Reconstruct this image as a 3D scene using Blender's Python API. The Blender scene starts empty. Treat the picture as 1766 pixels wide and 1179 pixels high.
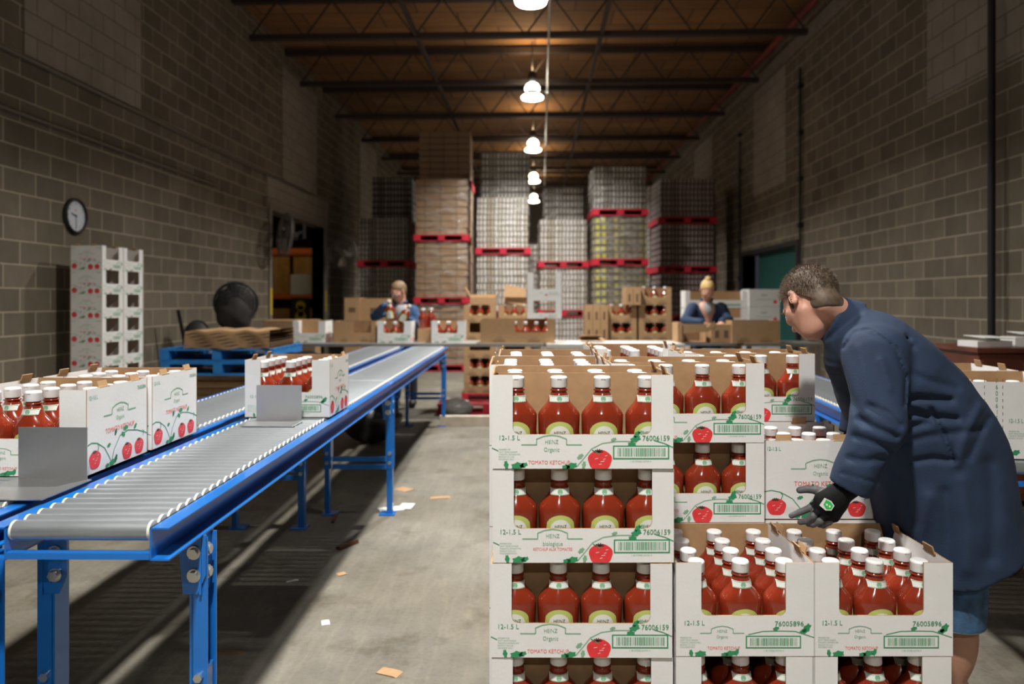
import bpy, bmesh, math, random
import numpy as np
from mathutils import Vector, Matrix
random.seed(7); RNG = np.random.RandomState(11)
sc = bpy.context.scene
COL = sc.collection
PI = math.pi
# ------------------------------------------------------------------ camera
F, CX, HOR, H = 1290.0, 883.0, 518.0, 1.39
TH = math.radians(1.776)
cam_d = bpy.data.cameras.new('camera'); cam = bpy.data.objects.new('camera', cam_d); COL.objects.link(cam)
cam_d.sensor_width = 36; cam_d.lens = 36 * F / 1766
cam_d.shift_y = -(589.5 - HOR) / 1766
cam.location = (0, 0, H); cam.rotation_euler = (PI / 2, 0, TH)
cam_d.dof.use_dof = True; cam_d.dof.focus_distance = 2.35; cam_d.dof.aperture_fstop = 2.2
cam_d.clip_end = 200
sc.camera = cam
sc.view_settings.view_transform = 'Standard'; sc.view_settings.look = 'None'
sc.view_settings.exposure = 0.0; sc.view_settings.gamma = 1
# ------------------------------------------------------------------ world (the hall has no daylight)
wd = bpy.data.worlds.new('world'); sc.world = wd; wd.use_nodes = True
wd.node_tree.nodes['Background'].inputs[0].default_value = (0.8, 0.85, 1, 1)
wd.node_tree.nodes['Background'].inputs[1].default_value = 0.03
LAMP_POWER = 198.0      # downward light of each high-bay lamp
LAMP_UP = 12.0          # glow through the dome to the roof
LAMP_Y = [-4.4, 0.15, 4.35, 8.75, 12.9, 17.4, 22.0, 26.4]

cT, sT = math.cos(TH), math.sin(TH)
def W(x, d, z=0.0):
    """metres right / ahead / up of the camera -> hall coordinates"""
    return Vector((x * cT - d * sT, x * sT + d * cT, z))
def PX(px, d): return (px - CX) / F * d
def PZ(py, d): return H - (py - HOR) / F * d
# ------------------------------------------------------------------ materials
MATS = {}
def mat(name, col, rough=0.6, metal=0.0, var=0.0, vscale=8.0, bump=0.0, bscale=40.0, coat=0.0, emit=None, estr=0.0, spec=0.5, stretch=None, sss=0.0):
    if name in MATS: return MATS[name]
    m = bpy.data.materials.new(name); m.use_nodes = True; MATS[name] = m
    nt = m.node_tree; b = nt.nodes['Principled BSDF']
    b.inputs['Base Color'].default_value = (*col, 1); b.inputs['Roughness'].default_value = rough
    b.inputs['Metallic'].default_value = metal; b.inputs['Coat Weight'].default_value = coat
    b.inputs['Specular IOR Level'].default_value = spec
    if sss: b.inputs['Subsurface Weight'].default_value = sss; b.inputs['Subsurface Radius'].default_value = (0.01, 0.004, 0.002)
    if emit: b.inputs['Emission Color'].default_value = (*emit, 1); b.inputs['Emission Strength'].default_value = estr
    tc = nt.nodes.new('ShaderNodeTexCoord'); mp = nt.nodes.new('ShaderNodeMapping')
    nt.links.new(tc.outputs['Object'], mp.inputs[0])
    if stretch: mp.inputs['Scale'].default_value = stretch
    n = nt.nodes.new('ShaderNodeTexNoise'); n.inputs['Scale'].default_value = vscale; n.inputs['Detail'].default_value = 5
    nt.links.new(mp.outputs[0], n.inputs['Vector'])
    v = max(var, 0.02)
    mx = nt.nodes.new('ShaderNodeMix'); mx.data_type = 'RGBA'
    mx.inputs[6].default_value = (*[max(0, c * (1 - v)) for c in col], 1)
    mx.inputs[7].default_value = (*[min(1, c * (1 + v)) for c in col], 1)
    r = nt.nodes.new('ShaderNodeMapRange'); r.inputs[1].default_value = .3; r.inputs[2].default_value = .7
    nt.links.new(n.outputs[0], r.inputs[0]); nt.links.new(r.outputs[0], mx.inputs[0])
    nt.links.new(mx.outputs[2], b.inputs['Base Color'])
    if bump:
        n2 = nt.nodes.new('ShaderNodeTexNoise'); n2.inputs['Scale'].default_value = bscale; n2.inputs['Detail'].default_value = 4
        nt.links.new(mp.outputs[0], n2.inputs['Vector'])
        bp = nt.nodes.new('ShaderNodeBump'); bp.inputs['Strength'].default_value = bump; bp.inputs['Distance'].default_value = .01
        nt.links.new(n2.outputs[0], bp.inputs['Height']); nt.links.new(bp.outputs[0], b.inputs['Normal'])
    return m
M_white = mat('white_board', (.76, .76, .75), .65, var=.03, bump=.05, bscale=90)
M_white2 = mat('white_board_greyer', (.70, .71, .70), .65, var=.05)  # white board, slightly greyer than the plain one
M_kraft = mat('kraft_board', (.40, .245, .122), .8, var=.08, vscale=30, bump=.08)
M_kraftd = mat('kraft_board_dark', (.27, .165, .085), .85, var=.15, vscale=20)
M_green = mat('print_green', (.03, .27, .11), .6)
M_lgreen = mat('print_pale_green', (.22, .42, .27), .6)
M_dgreen = mat('print_dark_green', (.015, .12, .05), .6)
M_red = mat('print_red', (.75, .04, .045), .5, var=.1, vscale=60)
M_rtext = mat('print_red_text', (.80, .13, .12), .6)
M_ketch = mat('ketchup', (.23, .027, .010), .14, coat=.5, var=.15, vscale=10, spec=.6)
M_cap = mat('cap_white', (.82, .82, .81), .35, bump=.02)
M_lab = mat('label_white', (.72, .75, .70), .4)
M_laby = mat('label_lime', (.50, .56, .16), .4)
M_ink = mat('ink_black', (.03, .03, .03), .5)
M_blue = mat('blue_enamel', (.010, .150, .52), .28, var=.12, vscale=6, coat=.3)
M_roll = mat('roller_steel', (.44, .48, .51), .38, metal=.75, var=.25, vscale=3, bump=.04, stretch=(1, 12, 12))
M_rcap = mat('roller_end', (.78, .76, .66), .4)
M_alu = mat('aluminium', (.50, .51, .52), .34, metal=.9, var=.1, vscale=4)
M_bolt = mat('bolt_zinc', (.7, .7, .68), .3, metal=.9)
M_black = mat('black_plastic', (.012, .012, .014), .5)
M_dark = mat('dark_steel', (.035, .033, .032), .6, metal=.3)
M_steel = mat('table_steel', (.36, .35, .33), .4, metal=.7, var=.1)
M_joist = mat('joist_paint', (.035, .022, .018), .7)
M_redp = mat('red_pallet', (.50, .012, .035), .6, var=.2, vscale=6)
M_bluep = mat('blue_pallet', (.012, .17, .48), .6, var=.2, vscale=6)
M_wood = mat('pallet_wood', (.42, .29, .17), .8, var=.2, vscale=6, stretch=(1, 8, 8))
M_navy = mat('navy_cotton', (.012, .028, .066), .85, var=.12, vscale=14, bump=.12, bscale=220)
M_navy2 = mat('navy_cotton_bright', (.028, .075, .18), .85, var=.12, vscale=14)
M_skin = mat('skin', (.62, .33, .24), .5, var=.07, vscale=22, sss=.15, bump=.06, bscale=150)
M_leg = mat('leg_skin', (.50, .27, .18), .55, var=.07, vscale=22, bump=.1, bscale=200)
M_hair = mat('hair_brown', (.095, .062, .040), .6, var=.35, vscale=60)
M_hair2 = mat('hair_greyish', (.12, .083, .056), .6, var=.35, vscale=60)
M_blond = mat('hair_blond', (.62, .42, .18), .6, var=.2, vscale=60)
M_sandy = mat('hair_sandy', (.20, .125, .065), .6, var=.2, vscale=60)
M_glove = mat('glove_black', (.006, .006, .007), .85, spec=.2, bump=.2, bscale=300)
M_gpalm = mat('glove_grey_rubber', (.085, .085, .09), .6, bump=.2, bscale=200)
M_denim = mat('denim', (.040, .095, .185), .85, var=.4, vscale=30, bump=.2, bscale=300)
M_denimw = mat('denim_worn', (.35, .45, .55), .85, var=.2)
M_sock = mat('sock_white', (.6, .6, .6), .9)
M_pipe = mat('pipe_black', (.012, .012, .014), .5)
M_redpipe = mat('sprinkler_pipe_red', (.16, .02, .015), .6)
M_cond = mat('conduit_grey', (.16, .14, .12), .5, metal=.4)
M_teal = mat('teal_door', (.008, .075, .068), .6, var=.08)
M_mahog = mat('mahogany', (.11, .03, .014), .45, var=.2, vscale=4)
M_shirt = mat('grey_shirt', (.35, .36, .38), .9)
M_yellow = mat('yellow_paint', (.65, .5, .03), .6)
M_orange = mat('orange_rack', (.55, .13, .02), .6)
M_glow = mat('lamp_glow', (1, .9, .7), .4, emit=(1, .93, .72), estr=14)
M_glow2 = mat('lamp_glow_lower', (1, .9, .7), .4, emit=(1, .95, .80), estr=22)
M_eye = mat('eye_white', (.7, .7, .7), .2)
M_jeep = mat('machine_red', (.3, .01, .01), .45)

def block_mat(name, col, mortar, off, var=.16, ms=.007):
    m = bpy.data.materials.new(name); m.use_nodes = True; nt = m.node_tree; b = nt.nodes['Principled BSDF']
    b.inputs['Roughness'].default_value = .9; b.inputs['Specular IOR Level'].default_value = .2
    tc = nt.nodes.new('ShaderNodeTexCoord'); sp = nt.nodes.new('ShaderNodeSeparateXYZ'); cb = nt.nodes.new('ShaderNodeCombineXYZ')
    nt.links.new(tc.outputs['Object'], sp.inputs[0])
    nt.links.new(sp.outputs[1], cb.inputs[0])
    ad = nt.nodes.new('ShaderNodeMath'); ad.operation = 'ADD'; ad.inputs[1].default_value = -off
    nt.links.new(sp.outputs[2], ad.inputs[0]); nt.links.new(ad.outputs[0], cb.inputs[1])
    br = nt.nodes.new('ShaderNodeTexBrick'); nt.links.new(cb.outputs[0], br.inputs['Vector'])
    br.inputs['Scale'].default_value = 1; br.inputs['Brick Width'].default_value = .4064; br.inputs['Row Height'].default_value = .2032
    br.inputs['Mortar Size'].default_value = ms; br.inputs['Mortar Smooth'].default_value = .2; br.inputs['Bias'].default_value = 0
    br.inputs['Color1'].default_value = (*[c * (1 - var) for c in col], 1); br.inputs['Color2'].default_value = (*[c * (1 + var) for c in col], 1)
    br.inputs['Mortar'].default_value = (*mortar, 1)
    n = nt.nodes.new('ShaderNodeTexNoise'); n.inputs['Scale'].default_value = 1.3; n.inputs['Detail'].default_value = 8; n.inputs['Roughness'].default_value = .7
    nt.links.new(tc.outputs['Object'], n.inputs['Vector'])
    mr = nt.nodes.new('ShaderNodeMapRange'); mr.inputs[1].default_value = .3; mr.inputs[2].default_value = .7; mr.inputs[3].default_value = .8; mr.inputs[4].default_value = 1.2
    nt.links.new(n.outputs[0], mr.inputs[0])
    mx = nt.nodes.new('ShaderNodeVectorMath'); mx.operation = 'SCALE'
    nt.links.new(br.outputs[0], mx.inputs[0]); nt.links.new(mr.outputs[0], mx.inputs['Scale']); nt.links.new(mx.outputs[0], b.inputs['Base Color'])
    n2 = nt.nodes.new('ShaderNodeTexNoise'); n2.inputs['Scale'].default_value = 60; nt.links.new(tc.outputs['Object'], n2.inputs['Vector'])
    m2 = nt.nodes.new('ShaderNodeMath'); m2.operation = 'MULTIPLY_ADD'; m2.inputs[1].default_value = .4
    iv = nt.nodes.new('ShaderNodeMath'); iv.operation = 'SUBTRACT'; iv.inputs[0].default_value = 1; nt.links.new(br.outputs[1], iv.inputs[1])
    nt.links.new(n2.outputs[0], m2.inputs[0]); nt.links.new(iv.outputs[0], m2.inputs[2])
    bp = nt.nodes.new('ShaderNodeBump'); bp.inputs['Strength'].default_value = .5; bp.inputs['Distance'].default_value = .008
    nt.links.new(m2.outputs[0], bp.inputs['Height']); nt.links.new(bp.outputs[0], b.inputs['Normal'])
    return m
M_wallL = block_mat('block_wall_left', (.150, .128, .096), (.36, .31, .235), .073)
M_wallR = block_mat('block_wall_right', (.150, .128, .096), (.36, .31, .24), .198)
M_patch = block_mat('pale_block_infill', (.28, .25, .21), (.15, .13, .105), .05, var=.06)

def floor_mat():
    m = bpy.data.materials.new('concrete_floor'); m.use_nodes = True; nt = m.node_tree; b = nt.nodes['Principled BSDF']
    L = nt.links.new; tc = nt.nodes.new('ShaderNodeTexCoord')
    def noise(s, d, r=.6, st=None):
        n = nt.nodes.new('ShaderNodeTexNoise'); n.inputs['Scale'].default_value = s; n.inputs['Detail'].default_value = d; n.inputs['Roughness'].default_value = r
        if st:
            mp = nt.nodes.new('ShaderNodeMapping'); mp.inputs['Scale'].default_value = st; mp.inputs['Rotation'].default_value = (0, 0, .4); L(tc.outputs['Object'], mp.inputs[0]); L(mp.outputs[0], n.inputs['Vector'])
        else: L(tc.outputs['Object'], n.inputs['Vector'])
        return n
    def ramp(src, pts):
        r = nt.nodes.new('ShaderNodeValToRGB'); e = r.color_ramp.elements
        e[0].position, e[0].color = pts[0][0], (*pts[0][1], 1); e[1].position, e[1].color = pts[1][0], (*pts[1][1], 1)
        for p in pts[2:]: k = e.new(p[0]); k.color = (*p[1], 1)
        L(src, r.inputs[0]); return r
    def mul(a, c):
        x = nt.nodes.new('ShaderNodeMix'); x.data_type = 'RGBA'; x.blend_type = 'MULTIPLY'; x.inputs[0].default_value = 1; L(a, x.inputs[6]); L(c, x.inputs[7]); return x.outputs[2]
    base = ramp(noise(1.1, 9, .68).outputs[0], [(.32, (.115, .107, .090)), (.68, (.215, .20, .17)), (.5, (.170, .158, .133))])
    st = ramp(noise(2.4, 6, .7).outputs[0], [(.34, (.66, .62, .56)), (.46, (1, 1, 1))])
    sc1 = ramp(noise(9, 4, .5, (1, .12, 1)).outputs[0], [(.44, (1, 1, 1)), (.5, (1.12, 1.12, 1.1)), (.56, (1, 1, 1))])
    sp = ramp(noise(45, 3, .7).outputs[0], [(.3, (.84, .83, .8)), (.52, (1, 1, 1))])
    wv = ramp(noise(.9, 3, .5).outputs[0], [(.40, (.86, .83, .76)), (.56, (1.06, 1.06, 1.04))])
    br_ = ramp(noise(5.5, 5, .75, (1, .35, 1)).outputs[0], [(.27, (.62, .50, .33)), (.34, (1, 1, 1))])
    pl = ramp(noise(3.7, 6, .7).outputs[0], [(.60, (1, 1, 1)), (.70, (1.22, 1.20, 1.17))])
    c = mul(mul(mul(mul(mul(mul(base.outputs[0], st.outputs[0]), sc1.outputs[0]), sp.outputs[0]), wv.outputs[0]), br_.outputs[0]), pl.outputs[0])
    L(c, b.inputs['Base Color']); b.inputs['Roughness'].default_value = .62; b.inputs['Specular IOR Level'].default_value = .35
    bp = nt.nodes.new('ShaderNodeBump'); bp.inputs['Strength'].default_value = .25; bp.inputs['Distance'].default_value = .006
    L(noise(30, 6, .7).outputs[0], bp.inputs['Height']); L(bp.outputs[0], b.inputs['Normal'])
    return m
def deck_mat():
    m = bpy.data.materials.new('timber_roof_deck'); m.use_nodes = True; nt = m.node_tree; b = nt.nodes['Principled BSDF']; L = nt.links.new
    tc = nt.nodes.new('ShaderNodeTexCoord')
    br = nt.nodes.new('ShaderNodeTexBrick'); br.inputs['Scale'].default_value = 1; br.inputs['Brick Width'].default_value = 1.22; br.inputs['Row Height'].default_value = .61
    br.inputs['Mortar Size'].default_value = .012; br.inputs['Color1'].default_value = (.16, .075, .024, 1); br.inputs['Color2'].default_value = (.24, .115, .036, 1); br.inputs['Mortar'].default_value = (.06, .03, .015, 1)
    L(tc.outputs['Object'], br.inputs['Vector'])
    n = nt.nodes.new('ShaderNodeTexNoise'); n.inputs['Scale'].default_value = 3; n.inputs['Detail'].default_value = 8
    mp = nt.nodes.new('ShaderNodeMapping'); mp.inputs['Scale'].default_value = (.6, 5, 1); L(tc.outputs['Object'], mp.inputs[0]); L(mp.outputs[0], n.inputs['Vector'])
    mr = nt.nodes.new('ShaderNodeMapRange'); mr.inputs[3].default_value = .6; mr.inputs[4].default_value = 1.35; L(n.outputs[0], mr.inputs[0])
    mx = nt.nodes.new('ShaderNodeVectorMath'); mx.operation = 'SCALE'; L(br.outputs[0], mx.inputs[0]); L(mr.outputs[0], mx.inputs['Scale']); L(mx.outputs[0], b.inputs['Base Color'])
    b.inputs['Roughness'].default_value = .85
    return m
def load_mat(name, base, spot, spot2, pitch, rowh, size=.22, zoff=0.0):
    """cases of jars seen through their trays: brick rows of pale spots on a case colour"""
    m = bpy.data.materials.new(name); m.use_nodes = True; nt = m.node_tree; b = nt.nodes['Principled BSDF']; L = nt.links.new
    tc = nt.nodes.new('ShaderNodeTexCoord'); sp = nt.nodes.new('ShaderNodeSeparateXYZ'); cb = nt.nodes.new('ShaderNodeCombineXYZ')
    L(tc.outputs['Object'], sp.inputs[0])
    a = nt.nodes.new('ShaderNodeMath'); a.operation = 'ADD'; L(sp.outputs[0], a.inputs[0]); L(sp.outputs[1], a.inputs[1])
    L(a.outputs[0], cb.inputs[0]); L(sp.outputs[2], cb.inputs[1])
    br = nt.nodes.new('ShaderNodeTexBrick'); br.offset = 0; br.inputs['Scale'].default_value = 1; br.inputs['Brick Width'].default_value = pitch; br.inputs['Row Height'].default_value = rowh
    br.inputs['Mortar Size'].default_value = size * min(pitch, rowh); br.inputs['Mortar Smooth'].default_value = .6; br.inputs['Bias'].default_value = -.1
    br.inputs['Color1'].default_value = (*spot, 1); br.inputs['Color2'].default_value = (*spot2, 1); br.inputs['Mortar'].default_value = (*base, 1)
    L(cb.outputs[0], br.inputs['Vector']); L(br.outputs[0], b.inputs['Base Color']); b.inputs['Roughness'].default_value = .5
    return m
L_jar = load_mat('jar_cases', (.055, .042, .032), (.50, .48, .44), (.20, .16, .11), .075, .125, .34)  # pale spots also paint in the highlights on the jars
L_jar2 = load_mat('jar_cases_pale', (.10, .078, .052), (.72, .70, .66), (.34, .26, .14), .075, .14, .27)  # brighter spots, jar highlights painted into the colour
L_red = load_mat('can_cases', (.06, .042, .040), (.36, .29, .28), (.22, .15, .15), .08, .12, .28)
L_kraft = load_mat('kraft_cases', (.11, .066, .036), (.34, .215, .118), (.25, .150, .080), .31, .135, .085)
L_yel = load_mat('yellow_label_cases', (.12, .10, .07), (.20, .165, .12), (.60, .55, .06), .12, .13, .26)
def wrap_mat():
    m = bpy.data.materials.new('stretch_wrap'); m.use_nodes = True; nt = m.node_tree; L = nt.links.new
    b = nt.nodes['Principled BSDF']; b.inputs['Base Color'].default_value = (.62, .62, .62, 1); b.inputs['Roughness'].default_value = .12; b.inputs['Specular IOR Level'].default_value = 1.0
    tr = nt.nodes.new('ShaderNodeBsdfTransparent'); mx = nt.nodes.new('ShaderNodeMixShader')
    tc = nt.nodes.new('ShaderNodeTexCoord'); mp = nt.nodes.new('ShaderNodeMapping'); mp.inputs['Scale'].default_value = (1, 1, 4); L(tc.outputs['Object'], mp.inputs[0])
    n = nt.nodes.new('ShaderNodeTexNoise'); n.inputs['Scale'].default_value = 3.5; n.inputs['Detail'].default_value = 6; L(mp.outputs[0], n.inputs['Vector'])
    mr = nt.nodes.new('ShaderNodeMapRange'); mr.inputs[1].default_value = .4; mr.inputs[2].default_value = .75; mr.inputs[1].default_value = .45; mr.inputs[3].default_value = .04; mr.inputs[4].default_value = .42
    L(n.outputs[0], mr.inputs[0]); L(mr.outputs[0], mx.inputs[0]); L(tr.outputs[0], mx.inputs[1]); L(b.outputs[0], mx.inputs[2])
    bp = nt.nodes.new('ShaderNodeBump'); bp.inputs['Strength'].default_value = .8; bp.inputs['Distance'].default_value = .05; L(n.outputs[0], bp.inputs['Height']); L(bp.outputs[0], b.inputs['Normal'])
    L(mx.outputs[0], nt.nodes['Material Output'].inputs[0]); return m
M_wrap = wrap_mat()
# ------------------------------------------------------------------ mesh helpers
class MB:
    def __init__(s): s.v = []; s.f = []; s.m = []; s.sm = []; s.mats = []
    def mi(s, m):
        if m not in s.mats: s.mats.append(m)
        return s.mats.index(m)
    def add(s, vs, fs, m, smooth=False):
        o = len(s.v); s.v += [tuple(v) for v in vs]; k = s.mi(m)
        for f in fs: s.f.append([i + o for i in f]); s.m.append(k); s.sm.append(smooth)
    def box(s, c, sz, m, rz=0.0, rx=0.0, ry=0.0):
        R = Matrix.Rotation(rz, 3, 'Z') @ Matrix.Rotation(ry, 3, 'Y') @ Matrix.Rotation(rx, 3, 'X')
        vs = []
        for x in (-.5, .5):
            for y in (-.5, .5):
                for z in (-.5, .5): vs.append(Vector(c) + R @ Vector((x * sz[0], y * sz[1], z * sz[2])))
        s.add(vs, [(0, 1, 3, 2), (4, 6, 7, 5), (0, 4, 5, 1), (2, 3, 7, 6), (0, 2, 6, 4), (1, 5, 7, 3)], m); return s
    def span(s, a, b, m): return s.box([(a[i] + b[i]) / 2 for i in range(3)], [abs(b[i] - a[i]) for i in range(3)], m)
    def bar(s, p, q, w, h, m):
        p, q = Vector(p), Vector(q); z = (q - p).normalized(); u = Vector((0, 0, 1)) if abs(z.z) < .95 else Vector((0, 1, 0))
        x = z.cross(u).normalized(); y = x.cross(z)
        vs = [c + x * (i * w / 2) + y * (j * h / 2) for c in (p, q) for i, j in ((-1, -1), (1, -1), (1, 1), (-1, 1))]
        s.add(vs, [(3, 2, 1, 0), (4, 5, 6, 7), (0, 1, 5, 4), (1, 2, 6, 5), (2, 3, 7, 6), (3, 0, 4, 7)], m); return s
    def cyl(s, p, q, r, m, n=16, r2=None, caps=True, cm=None):
        p, q = Vector(p), Vector(q); r2 = r if r2 is None else r2; z = (q - p).normalized()
        u = Vector((0, 0, 1)) if abs(z.z) < .9 else Vector((1, 0, 0)); x = z.cross(u).normalized(); y = z.cross(x)
        vs = [c + (x * math.cos(2 * PI * i / n) + y * math.sin(2 * PI * i / n)) * rr for c, rr in ((p, r), (q, r2)) for i in range(n)]
        s.add(vs, [(i, (i + 1) % n, n + (i + 1) % n, n + i) for i in range(n)], m, True)
        if caps: s.add(vs, [list(range(n))[::-1], list(range(n, 2 * n))], cm or m)
        return s
    def tube(s, pts, r, m, n=8):
        for a, b in zip(pts, pts[1:]): s.cyl(a, b, r, m, n)
        return s
    def lathe(s, prof, m, n=28, sx=1.0, sy=1.0, c=(0, 0, 0), closed=True):
        vs = []
        for z, r in prof:
            r = r if isinstance(r, tuple) else (r, r)
            for i in range(n):
                a = 2 * PI * i / n; vs.append((c[0] + math.cos(a) * r[0] * sx, c[1] + math.sin(a) * r[1] * sy, c[2] + z))
        fs = [(k * n + i, k * n + (i + 1) % n, (k + 1) * n + (i + 1) % n, (k + 1) * n + i) for k in range(len(prof) - 1) for i in range(n)]
        s.add(vs, fs, m, True)
        if closed: s.add(vs, [list(range(n))[::-1], list(range((len(prof) - 1) * n, len(prof) * n))], m, False)
        return s
    def sphere(s, c, r, m, n=16, k=10):
        r = r if isinstance(r, tuple) else (r, r, r)
        prof = [(-math.cos(PI * i / k) * r[2], (max(1e-4, math.sin(PI * i / k)) * r[0], max(1e-4, math.sin(PI * i / k)) * r[1])) for i in range(k + 1)]
        return s.lathe(prof, m, n, c=c, closed=False)
    def prism(s, pts, y0, y1, m, mback=None, medge=None):
        """outline in x/z, extruded from y0 (front) to y1"""
        n = len(pts); vs = [(x, y0, z) for x, z in pts] + [(x, y1, z) for x, z in pts]
        s.add(vs, [list(range(n))], m); s.add(vs, [list(range(n, 2 * n))[::-1]], mback or m)
        s.add(vs, [(i, n + i, n + (i + 1) % n, (i + 1) % n) for i in range(n)], medge or m); return s
    def mesh(s, name):
        me = bpy.data.meshes.new(name); me.from_pydata(s.v, [], s.f)
        for m in s.mats: me.materials.append(m)
        me.polygons.foreach_set('material_index', s.m); me.polygons.foreach_set('use_smooth', s.sm); me.update(); return me
    def build(s, name, parent=None, loc=(0, 0, 0), rot=(0, 0, 0), bevel=0.0):
        o = bpy.data.objects.new(name, s.mesh(name)); COL.objects.link(o); o.location = loc; o.rotation_euler = rot
        if parent: o.parent = parent
        if bevel:
            b = o.modifiers.new('bevel', 'BEVEL'); b.width = bevel; b.segments = 2; b.limit_method = 'ANGLE'
        return o
def tag(o, label, cat, group=None):
    o['label'] = label; o['category'] = cat
    if group: o['group'] = group
    return o
def thing(name, label, cat, x, d, z=0.0, rz=0.0, group=None, hall=False):
    o = bpy.data.objects.new(name, None); COL.objects.link(o); o.empty_display_size = .1
    o.location = (x, d, z) if hall else W(x, d, z); o.rotation_euler = (0, 0, rz + (0 if hall else TH))
    return tag(o, label, cat, group)
def struct(mb, name, **k):
    o = mb.build(name, **k); o['kind'] = 'structure'; return o
def dup(root, loc=None, rz=None, label=None, group=None):
    r = root.copy(); COL.objects.link(r)
    if loc is not None: r.location = loc
    if rz is not None: r.rotation_euler = (0, 0, rz)
    if label: r['label'] = label
    if group: r['group'] = group
    def kids(a, b):
        for ch in a.children:
            c = ch.copy(); COL.objects.link(c); c.parent = b; kids(ch, c)
    kids(root, r); return r
_font = {}
def text_geo(txt, h, sx=.8):
    key = (txt, h, sx)
    if key not in _font:
        cu = bpy.data.curves.new('t', 'FONT'); cu.body = txt; cu.size = h / .7; cu.resolution_u = 2
        o = bpy.data.objects.new('t', cu); COL.objects.link(o); dg = bpy.context.evaluated_depsgraph_get()
        me = o.evaluated_get(dg).to_mesh(); vs = [(v.co.x * sx, v.co.y) for v in me.vertices]; fs = [list(p.vertices) for p in me.polygons]
        o.evaluated_get(dg).to_mesh_clear(); bpy.data.objects.remove(o); bpy.data.curves.remove(cu)
        _font[key] = (vs, fs, max([v[0] for v in vs] or [0]))
    return _font[key]
class Art:
    """flat print on a panel, x right, z up, facing -y"""
    def __init__(s): s.mb = MB(); s.y = -.0006
    def poly(s, pts, m, lift=0.0): s.mb.add([(x, s.y - lift, z) for x, z in pts], [list(range(len(pts)))], m)
    def rect(s, x0, z0, x1, z1, m, lift=0.0): s.poly([(x0, z0), (x1, z0), (x1, z1), (x0, z1)], m, lift)
    def stroke(s, pts, w, m, lift=0.0):
        for (a, b), (c, d) in zip(pts, pts[1:]):
            L = math.hypot(c - a, d - b) or 1; nx, nz = -(d - b) / L * w / 2, (c - a) / L * w / 2
            s.poly([(a - nx, b - nz), (c - nx, d - nz), (c + nx, d + nz), (a + nx, b + nz)], m, lift)
    def text(s, t, x, z, h, m, sx=.8, align='l', lift=.0002, ang=0):
        vs, fs, w = text_geo(t, h, sx); ox = x - (w / 2 if align == 'c' else w if align == 'r' else 0)
        if ang: s.mb.add([(x, s.y - lift, z)] and [(x + u * 0 + v * 0 - (0), s.y - lift, z) for u, v in vs], [], m); return
        s.mb.add([(ox + u, s.y - lift, z + v) for u, v in vs], fs, m)
    def ell(s, x, z, rx, rz, m, n=18, lift=0.0, z0=None, z1=None):
        pts = []
        for i in range(n):
            a = 2 * PI * i / n; zz = z + math.sin(a) * rz
            if z0 is not None: zz = max(zz, z0)
            pts.append((x + math.cos(a) * rx, zz))
        s.poly(pts, m, lift)
    def leaf(s, x, z, r, a, m, lift=0.0):
        pts = []
        for i in range(12):
            t = 2 * PI * i / 12; rr = r * (1 if i % 2 else .72)
            u, v = math.cos(t) * rr * 1.3, math.sin(t) * rr * .7
            pts.append((x + u * math.cos(a) - v * math.sin(a), max(.0005, z + u * math.sin(a) + v * math.cos(a))))
        s.poly(pts, m, lift)
    def tomato(s, x, z, r):
        pts = []
        for i in range(28):
            a = 2 * PI * i / 28; rr = r * (1 + .04 * math.sin(5 * a) - .10 * math.exp(-((a - PI / 2) / .35) ** 2))
            pts.append((x + math.cos(a) * rr * 1.06, max(.0008, z + math.sin(a) * rr * .96)))
        s.poly(pts, M_red, .0001)
        for k in range(6):
            a = PI / 2 + (k - 2.5) * .55; s.stroke([(x - r * .12, z + r * .68), (x - r * .12 + math.cos(a) * r * .42, z + r * .68 + math.sin(a) * r * .30)], r * .10, M_ink, .0003)
        for (u, v, w) in ((-.45, .1, .3), (.05, -.15, .35), (.45, .35, .2), (-.1, -.4, .25), (.3, .05, .2)):
            s.stroke([(x + u * r, z + v * r), (x + (u + w) * r, z + (v + .06) * r)], r * .045, M_white, .0003)
    def barcode(s, x0, z0, x1, z1, seed=3):
        t = (z1 - z0) * .10
        s.rect(x0, z0, x1, z1, M_green); s.rect(x0 + t, z0 + t, x1 - t, z1 - t, M_white, .0002)
        rr = random.Random(seed); x = x0 + (x1 - x0) * .08; e = x1 - (x1 - x0) * .08
        while x < e:
            w = rr.choice([.0008, .0012, .002, .0028]); s.rect(x, z0 + t * 2, x + w, z1 - t * 1.8, M_green, .0004); x += w + rr.choice([.001, .0014, .0022])
    def logo(s, x, z, k=1.0, org='Organic', m=None):
        m = m or M_lgreen
        s.stroke([(x - .085 * k, z), (x - .042 * k, z), (x - .042 * k, z + .016 * k), (x - .022 * k, z + .024 * k), (x, z + .027 * k), (x + .022 * k, z + .024 * k), (x + .042 * k, z + .016 * k), (x + .042 * k, z), (x + .085 * k, z)], .0032 * k, m)
        s.text('HEINZ', x, z + .003 * k, .011 * k, m, .85, 'c'); s.text(org, x, z - .019 * k, .012 * k, m, .8, 'c')
    def done(s, parent, loc=(0, 0, 0), rz=0.0, name='printed_artwork'):
        return s.mb.build(name, parent, loc, (0, 0, rz))
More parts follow.
